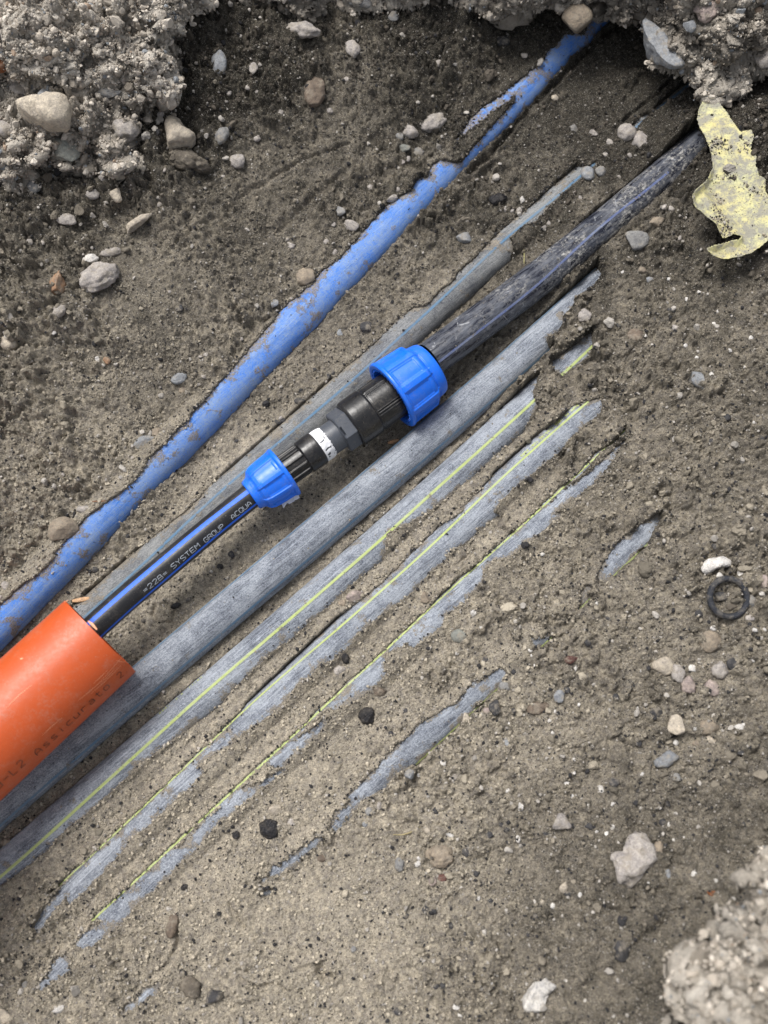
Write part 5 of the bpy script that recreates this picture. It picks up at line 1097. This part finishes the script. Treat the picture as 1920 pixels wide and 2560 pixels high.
# small countable pebbles that nothing in the photo tells apart
SMALL = []
def many(pts, col, size, kind, label, group):
    for (k, x, y) in pts:
        s = size*rng.uniform(.75, 1.25); SMALL.append((stone(k, x, y, s, s*rng.uniform(.7, 1.), rng.uniform(0, 180), col, kind, label, group), c(k, (x, y))[0], {'white': 'tiny white pebble', 'pale': 'tiny pale pebble', 'dark': 'small dark lump'}[col]))
many([(8, 190, 123), (8, 812, 122), (8, 790, 65), (8, 702, 118), (8, 918, 272), (8, 960, 283), (8, 1115, 28), (8, 1180, 10), (8, 410, 563), (8, 465, 1020), (8, 332, 518), (8, 150, 33), (8, 50, 112), (8, 820, 20), (8, 1252, 312), (8, 1296, 300), (8, 1232, 246), (8, 1190, 172), (8, 985, 255), (8, 848, 548), (8, 486, 900), (8, 463, 932), (8, 327, 1070), (8, 730, 595), (8, 1140, 498), (8, 1338, 458), (8, 1436, 488), (8, 716, 186), (8, 884, 160), (8, 990, 155), (8, 535, 98)],
     'white', 19, 'ang', "tiny whitish pebble sprinkled on the lower right sand", "tiny white pebbles on the lower right sand")
many([(6, 855, 1005), (6, 727, 955), (6, 1105, 962), (6, 1108, 688), (6, 918, 397), (6, 1470, 183), (6, 1645, 508), (6, 820, 1070), (6, 712, 902), (6, 740, 862), (6, 1095, 845), (6, 630, 598), (6, 650, 662), (6, 728, 527), (6, 685, 183), (6, 1345, 935), (6, 1556, 918), (6, 540, 912), (6, 842, 833), (6, 892, 1100), (6, 1602, 510), (6, 1595, 640), (6, 420, 500), (6, 315, 610), (6, 640, 620)],
     'white', 17, 'ang', "tiny whitish pebble sprinkled on the sand around and left of the black ring", "tiny white pebbles on the right sand")
many([(4, 1362, 155), (4, 1308, 187), (4, 1426, 292), (4, 1302, 388), (4, 1584, 355), (4, 1497, 408), (4, 1556, 480), (4, 1130, 345), (4, 1230, 100), (4, 1442, 240), (4, 1415, 510), (4, 1350, 440), (4, 1030, 70), (4, 1600, 720)],
     'white', 18, 'ang', "tiny whitish pebble on the upper right sand", "tiny white pebbles on the upper right sand")
many([(3, 735, 153), (3, 868, 436), (3, 890, 428), (3, 882, 520), (3, 312, 467), (3, 575, 875), (3, 460, 966), (3, 270, 945), (3, 335, 966), (3, 130, 460), (3, 860, 556), (3, 1040, 360), (3, 1258, 186), (3, 1408, 542), (3, 1215, 700), (3, 690, 566)],
     'pale', 22, 'ang', "tiny pale pebble on the sand left of the blue pipe", "tiny pale pebbles left of the blue pipe")
many([(2, 605, 242), (2, 1212, 895), (2, 1240, 905), (2, 1208, 1075), (2, 1278, 1030), (2, 1062, 672), (2, 824, 835), (2, 848, 855), (2, 955, 668), (2, 975, 617), (2, 1015, 765), (2, 520, 908), (2, 553, 912), (2, 585, 910), (2, 710, 965), (2, 685, 985), (2, 80, 700), (2, 105, 688), (2, 8, 725), (2, 60, 820)],
     'pale', 24, 'ang', "tiny pale pebble on the sand near the upper pipes", "tiny pale pebbles near the upper pipes")
many([(1, 990, 402), (1, 1425, 480), (1, 965, 760), (1, 690, 885), (1, 1240, 1035), (1, 1500, 345), (1, 1210, 490), (1, 1110, 395), (1, 1070, 380), (1, 1110, 600), (1, 710, 735), (1, 185, 1050), (1, 130, 1045), (1, 440, 770), (1, 590, 360), (1, 460, 300), (1, 375, 215), (1, 545, 400), (1, 280, 315), (1, 695, 495), (1, 1600, 810), (1, 1445, 1090), (1, 1440, 970), (1, 1410, 1045)],
     'pale', 26, 'lmp', "tiny pale pebble stuck in the upper left slope", "tiny pale pebbles in the upper left slope")
many([(3, 1357, 492), (3, 1420, 520), (3, 1440, 505), (3, 1200, 720), (3, 1222, 708), (3, 1297, 580), (3, 985, 925), (3, 1020, 800), (5, 455, 240), (5, 410, 250), (5, 555, 100), (5, 1000, 185), (5, 940, 360), (5, 975, 290), (5, 850, 280), (5, 620, 470), (5, 815, 380)],
     'dark', 26, 'ang', "small dark crumb on the mud of the channel around the coupling", "dark crumbs in the muddy channel")
many([(8, 225, 185), (8, 505, 245), (8, 95, 640), (8, 215, 620), (8, 700, 285), (8, 1225, 155), (8, 400, 455), (8, 655, 640), (8, 460, 575), (8, 365, 630), (8, 620, 720), (8, 180, 610), (8, 290, 680), (8, 350, 720), (8, 380, 760), (8, 250, 860), (8, 225, 945), (8, 1100, 95), (8, 1550, 240), (8, 1215, 330), (8, 455, 290), (8, 530, 320)],
     'dark', 26, 'clod', "small dark lump in the lower right sand", "dark lumps in the lower right sand")
many([(4, 1240, 235), (4, 1015, 300), (4, 1480, 700), (4, 1630, 790), (4, 1415, 800), (6, 1360, 440), (6, 970, 460), (6, 790, 770), (6, 560, 690), (6, 440, 640), (6, 190, 590), (6, 30, 960), (6, 560, 860), (6, 1430, 150), (6, 1100, 1000), (6, 1540, 1040), (6, 1630, 930), (6, 1000, 800), (6, 880, 560), (6, 95, 860)],
     'dark', 30, 'clod', "small dark lump in the sand right of the striped pipes", "dark lumps right of the striped pipes")

# each small pebble is told apart by the landmark it lies nearest to
import re as _re
LM = {}
for k, x, y, w, h, rot, col, kind, lb in BIG+[(2, 1185, 210, 120, 250, 0, 0, 0, "pale blue-grey boulder"), (6, 1475, 376, 80, 80, 0, 0, 0, "black rubber ring"), (8, 1085, 390, 190, 210, 0, 0, 0, "big grey shard"), (8, 680, 975, 150, 120, 0, 0, 0, "large whitish stone"), (1, 785, 600, 135, 140, 0, 0, 0, "cream wedge stone"), (7, 1165, 262, 84, 84, 0, 0, 0, "black glittering clod"), (2, 1450, 800, 100, 100, 0, 0, 0, "yellow leaf"), (3, 1780, 500, 60, 60, 0, 0, 0, "large blue nut"), (3, 1160, 1000, 60, 60, 0, 0, 0, "small blue nut"), (6, 1256, 920, 66, 88, 0, 0, 0, "cream stub")]:
    sh = _re.split(r" (?:on|in|at|near|left|right|below|above|beside|touching|between|lodged|just|set|hanging|low|alone|pressed|lying|resting|leaning|leading|standing|half|under|with|by|of|high|jutting|sticking|sitting|stuck|peeping|upright|cut|wedged|inside)\b|,", lb)[0]
    LM.setdefault(sh, []).append(c(k, (x, y))[0])
LM = {k: v[0] for k, v in LM.items() if len(v) == 1 and len(k.split()) > 1}
keys = {}
for o, (px_, py_), what in SMALL:
    nm, q = min(LM.items(), key=lambda t: (t[1][0]-px_)**2+(t[1][1]-py_)**2); dx, dy = px_-q[0], py_-q[1]
    dr_ = ("right of" if dx > 0 else "left of") if abs(dx) > abs(dy) else ("below" if dy > 0 else "above")
    keys.setdefault((what, dr_, nm), []).append((math.hypot(dx, dy), o))
for (what, dr_, nm), L in keys.items():
    for (d_, o), rk in zip(sorted(L, key=lambda t: t[0]), ("", "second nearest ", "third nearest ", "fourth nearest ", "fifth nearest ", "sixth nearest ", "seventh nearest ", "eighth nearest ", "ninth nearest ")):
        o['label'] = f"{what} {'lying ' if not rk else ''}{rk and ', '+rk}{'closest ' if not rk else ''}{dr_} the {nm}".replace(' ,', ',')

# black rubber ring
def torus(R1, r1, n=72, m=18):
    a = np.linspace(0, 2*math.pi, n, endpoint=False); b = np.linspace(0, 2*math.pi, m, endpoint=False); Aa, Bb = np.meshgrid(a, b, indexing='ij')
    rr = r1*(1+.10*perlin(col3(np.cos(Aa).ravel()*3, np.sin(Aa).ravel()*3)).reshape(Aa.shape))
    V = np.stack([(R1+rr*np.cos(Bb))*np.cos(Aa), (R1+rr*np.cos(Bb))*np.sin(Aa), rr*1.15*np.sin(Bb)], -1).reshape(-1, 3)
    F = np.array([[i*m+j, ((i+1) % n)*m+j, ((i+1) % n)*m+(j+1) % m, i*m+(j+1) % m] for i in range(n) for j in range(m)]); return V, F
V, F = torus(.0215, .0036)
o = np_mesh("rubber_ring", V, F, M_RUBBER); pt = hit(*c(6, (1475, 376))[0]); o.location = pt+np.array([0, 0, .010]); o.rotation_euler = (.10, .05, 0); o.color = (.028, .032, .042, 1)
tag(o, "black rubber ring smeared with earth lying on the right sand", "ring")

# dead leaf over the end of the muddy black pipe
c12 = lambda *p: [(1700+x/4.609, 200+y/4.609) for x, y in p]
LEAF = c12((332, 178), (290, 225), (240, 320), (200, 400), (180, 520), (195, 610), (240, 710), (300, 840), (345, 930), (378, 1030), (340, 1130), (290, 1210), (220, 1280), (160, 1330), (133, 1385), (160, 1445), (200, 1490), (250, 1530), (310, 1600), (350, 1640), (400, 1700), (440, 1770), (470, 1840), (515, 1830), (560, 1798), (620, 1815), (662, 1820), (668, 1860), (620, 1910), (580, 1900), (520, 1910), (440, 1940), (370, 1950), (312, 1970), (380, 2020), (440, 2045), (520, 2064), (620, 2062), (730, 2040), (850, 1965), (940, 1880), (1014, 1740), (1080, 1640), (1110, 1560), (1060, 1450), (1005, 1405), (950, 1385), (905, 1330), (880, 1225), (820, 1190), (790, 1140), (768, 1080), (768, 1000), (735, 950), (695, 925), (700, 870), (715, 810), (690, 745), (640, 745), (600, 752), (560, 720), (520, 650), (480, 580), (450, 500), (420, 420), (395, 330), (372, 260), (355, 200))
_l = np.array(LEAF); _l[:, 0] += 6*smooth(1760, 1860, _l[:, 0]); pl = unproj(*_l.T, .070+.030*smooth(300, 520, _l[:, 1])); cell = .0009
x = np.arange(pl[:, 0].min()-.002, pl[:, 0].max()+.002, cell); y = np.arange(pl[:, 1].min()-.002, pl[:, 1].max()+.002, cell); X, Y = np.meshgrid(x, y); pt = np.stack([X.ravel(), Y.ravel()], -1)
sd = poly_sd(pt, pl[:, :2]); p3 = col3(pt[:, 0], pt[:, 1]); sd = sd+.0006*perlin(p3*200)-.002
hole = sum(np.exp(-((pt-P(*c12(h_)[0], .092)[:2])**2).sum(1)/(2*s_**2)) > .6 for h_, s_ in (((382, 372), .0014),)) > 0
ins = (sd < 0) & ~hole; rib = P(*c12((440, 1250))[0], .075)
mid_ = [P(*q_, .075)[:2] for q_ in c12((340, 230), (300, 520), (400, 800), (440, 1050), (460, 1300), (620, 1500), (900, 1700))]
dm = line_d(pt, mid_)
zL = .062+.020*smooth(.55, .40, pt[:, 1])+.030*np.clip(dm/.035, 0, 1)**1.5*.6+.0065*fbm(p3*22+2, 3)+.0004*perlin(p3*120)+.006*np.clip(1+sd/.006, 0, 1)
gl = interp2(CZ[0], pt[:, 0], pt[:, 1], cx, cy); dz = gl+.024-zL; zL = zL+.5*(dz+np.sqrt(dz*dz+.00012))
idx = -np.ones(len(pt), int); idx[ins] = np.arange(ins.sum()); F = grid_faces(len(y), len(x)); F = idx[F[ins[F].all(1)]]
o = o_leaf = np_mesh("leaf", np.column_stack([pt[ins], zL[ins]]), F, mat_leaf()); md = o.modifiers.new("thickness", 'SOLIDIFY'); md.thickness = .0007
tag(o, "curled pale yellow dead leaf with dirt spots at the right edge", "leaf")

# straws and chips of wood
def straw(S, z, r, col, label, name="straw", cat="straw"):
    pts = []
    for sx, sy in S: h_ = hit(sx, sy); pts.append(h_+np.array([0, 0, z]))
    pts = catmull(pts, .002); T, N, B = frames(pts); ph = np.linspace(0, 2*math.pi, 8, endpoint=False)
    w = (r*(.35+.65*np.sin(np.linspace(.3, 2.9, len(pts)))))[:, None, None]
    V = (pts[:, None]+(np.cos(ph)[None, :, None]*N[:, None]*.5+np.sin(ph)[None, :, None]*B[:, None])*w).reshape(-1, 3)
    o = np_mesh(name, V, grid_faces(len(pts), 8, wrap=True), M_CLEAN); o.color = (*col, 1); tag(o, label, cat); return o
straw(c(8, (40, 287), (85, 290), (120, 275), (160, 252)), .002, .0008, (.45, .38, .2), "thin pale straw on the lower sand left of the broad rock")
straw(c(4, (603, 40), (604, 5), (602, -25)), .004, .0007, (.45, .42, .2), "short pale straw standing left of the muddy black pipe")
straw(c(5, (318, 388), (350, 384), (398, 374)), .006, .0030, (.72, .45, .25), "peach coloured wood curl at the corner of the orange pipe", "wood_chip", "chip")
straw(c(4, (18, 812), (40, 805), (68, 796)), .003, .0026, (.6, .36, .2), "peach wood chip on the mud below the large blue nut", "wood_chip", "chip")
straw(c(8, (655, 100), (672, 125), (682, 140)), .002, .0012, (.05, .045, .04), "dark curved twig on the lower right sand", "twig", "twig")
straw(c(3, (400, 1062), (430, 1062), (466, 1058)), .002, .0010, (.25, .12, .06), "thin reddish twig left of the lower blue pipe", "twig", "twig")

# ------------------------------------------------------------------ crumbs of earth and fine gravel (nobody could count them)
def scatter(name, label, P_, Nrm, size, colr, sub, variants, squash=.75, sink=.25):
    rg = np.random.default_rng(len(P_)+sub); VS = [rock(sub, 8, .42, .85, .22 if sub > 2 else .10, rg) for _ in range(variants)]
    n = len(P_); nv = len(VS[0][0]); which = rg.integers(0, variants, n)
    base = np.stack([v for v, _ in VS])[which]                     # n, nv, 3
    q = rg.normal(size=(n, 4)); q /= np.linalg.norm(q, axis=1)[:, None]; w, x, y, z = q.T
    Rm = np.stack([1-2*(y*y+z*z), 2*(x*y-z*w), 2*(x*z+y*w), 2*(x*y+z*w), 1-2*(x*x+z*z), 2*(y*z-x*w), 2*(x*z-y*w), 2*(y*z+x*w), 1-2*(x*x+y*y)], -1).reshape(n, 3, 3)
    sc = size[:, None]*rg.uniform(.5, 1.15, (n, 3)); V = np.einsum('nij,nkj->nki', Rm, base*sc[:, None]); V = V+(P_+Nrm*(size*(1-2*sink))[:, None])[:, None]
    F = (VS[0][1][None]+(np.arange(n)*nv)[:, None, None]).reshape(-1, 3)
    o = np_mesh(name, V.reshape(-1, 3), F, M_CRUMB, attrs={'col': np.repeat(colr, nv, 0)}, smooth_=False); tag(o, label, kind='stuff'); return o
def soilcol(n, wet, pale=.10, dark=.15):  # crumbs take on the bed's damp and painted shade tone
    u = rng.random(n)[:, None]; base = np.array([.50, .445, .35])*(1-wet[:, None])+np.array([.088, .075, .060])*wet[:, None]
    base = base*rng.uniform(.5, 1.35, (n, 1)); base = np.where(u < pale, np.array([.42, .39, .35])*rng.uniform(.7, 1.2, (n, 1)), base); return np.where(u > 1-dark, np.array([.035, .034, .036]), base)
# random ground points inside the picture, more where the earth is rough
def ground_pts(n, power, smin, smax, expo=2.2, rmin=0.):
    sx = rng.uniform(-60, 1980, n*3); sy = rng.uniform(-60, 2620, n*3); g0 = unproj(sx, sy, np.full(n*3, .04)); x, y = g0[:, 0], g0[:, 1]
    ro = interp2(CZ[1], x, y, cx, cy); cl = .5+.5*perlin(col3(x*18, y*18))
    m = rng.random(n*3) < np.clip(ro-rmin, 0, 1)**power*np.clip(cl*1.6, .15, 1.2); x, y = x[m][:n], y[m][:n]
    # keep off the bare pipes
    z = gz(x, y); p3 = np.stack([x, y, z], -1); ok = np.ones(len(x), bool)
    for k, q in PIPES.items():
        if k in ('new', 'orange'): continue
        C = q['C'][::4]; d = np.full(len(x), 9.); zc = np.zeros(len(x))
        for a in C:
            dd = np.hypot(x-a[0], y-a[1]); mm = dd < d; d[mm] = dd[mm]; zc[mm] = a[2]
        surf = zc+np.sqrt(np.clip(q['r']**2-d*d, 0, None)); ok &= ~((d < q['r']) & (z < surf))
    p3 = p3[ok]; u = rng.random(len(p3)); s = smin*(1-u*(1-(smin/smax)**expo))**(-1/expo)
    return p3, s
up = lambda n: np.tile([0, 0, 1.], (n, 1))
p_, s_ = ground_pts(130000, .40, .0006, .0026); scatter("earth_crumbs", "loose brown crumbs of earth over the trench bed", p_, up(len(p_)), s_, soilcol(len(p_), np.clip(interp2(CZ[2], p_[:, 0], p_[:, 1], cx, cy), 0, 1)), 1, 14)
p_, s_ = ground_pts(2600, 1.4, .0022, .0060, 2.3, .22); scatter("gravel", "small stones and clods mixed in the rough earth", p_, up(len(p_)), s_, soilcol(len(p_), np.clip(interp2(CZ[2], p_[:, 0], p_[:, 1], cx, cy), 0, 1), .22, .10), 2, 14)
E = np.concatenate(EDGE); E = E[rng.random(len(E)) < .34]; E[:, :2] += rng.normal(size=(len(E), 2))*.0006; s_ = .0006*(1-rng.random(len(E))*(1-(.0006/.0024)**2))**(-1/2)
E2 = np.concatenate(ONP); s2 = .0005*(1-rng.random(len(E2))*(1-(.0005/.0020)**2.2))**(-1/2.2)
Lv = np.array([v.co[:] for v in o_leaf.data.vertices]); pd = fbm(Lv*30+4, 3); kk = rng.choice(len(Lv), 420, p=np.clip(pd+.15, .01, 1)**2/np.sum(np.clip(pd+.15, .01, 1)**2)); s4 = .0006*(1-rng.random(420)*(1-(.0006/.0026)**2))**(-1/2)
scatter("earth_crumbs", "crumbs of earth sprinkled over the dead leaf", Lv[kk], up(420), s4, soilcol(420, np.full(420, .4), .05, .2), 1, 12, sink=.2)
scatter("earth_crumbs", "specks of earth lying on the bare pipes", E2[:, :3], up(len(E2)), s2, soilcol(len(E2), np.clip(E2[:, 3], 0, 1), .10, .40), 1, 12, sink=.2)
p_, s3 = ground_pts(700, 1.8, .0040, .0105, 2.4, .28); w3 = np.clip(interp2(CZ[2], p_[:, 0], p_[:, 1], cx, cy), 0, 1)
scatter("earth_clods", "crumbling clods of earth on the rough parts of the trench bed", p_, up(len(p_)), s3, soilcol(len(p_), w3, .05, .03), 3, 16, sink=.42)
p_, s3 = ground_pts(620, 1.5, .0024, .0095, 2.0, .55); p_, s3 = p_[p_[:, 1] > .1], s3[p_[:, 1] > .1]
scatter("gravel", "broken stones and mortar crumbs caught in the rough upper slopes", p_, up(len(p_)), s3, soilcol(len(p_), np.full(len(p_), .62), .45, .08), 3, 14, sink=.35)
scatter("earth_crumbs", "crumbs of earth along the edges where the pipes dip under", E[:, :3], up(len(E)), s_, soilcol(len(E), np.clip(E[:, 3], 0, 1), .06, .22), 1, 12, sink=.15)
for b, lab in zip(BANKS, ("pale grit on the upper left bank edge", "grit and stones on the dark upper left ledge", "grit and stones on the top right bank", "pale grit on the lower right bank")):
    V, F = b['V'], b['F']; a = V[F[:, 0]]; e1, e2 = V[F[:, 1]]-a, V[F[:, 3]]-a; nn = np.cross(e1, e2); ar = np.linalg.norm(nn, axis=1); nn /= np.maximum(ar, 1e-12)[:, None]
    n = int((.3 if 'lower right' in lab else 1)*min(22000, ar.sum()*1.0/.0000105)); k = rng.choice(len(F), n, p=ar/ar.sum()); u, v = rng.random((2, n, 1)); pt = a[k]+e1[k]*u+e2[k]*v
    s = .0009*(1-rng.random(n)*(1-(.0009/.0075)**2.3))**(-1/2.3); wet = b['wet'][F[k, 0]]  # grit follows the painted recess shade of its bank
    pa_ = np.array([.66, .60, .52]); so_ = np.array([.35, .305, .25]); cc_ = (so_+(pa_-so_)*rng.random((n, 1)))*(1-wet[:, None])+np.array([.13, .112, .09])*wet[:, None]; cc_ *= rng.uniform(.7, 1.25, (n, 1))
    bl = rng.random(n) < .05; cc_[bl] = np.array([.27, .285, .30]); bl = rng.random(n) < .012; cc_[bl] = (.36, .27, .2)
    big = s > .0026
    scatter("gravel", lab, pt[big], nn[k][big], s[big], cc_[big], 2, 12, sink=.42); scatter("earth_crumbs", lab+", finest part", pt[~big], nn[k][~big], s[~big], cc_[~big], 1, 12, sink=.3)
# black specks of tar on the mud and pipes' flanks
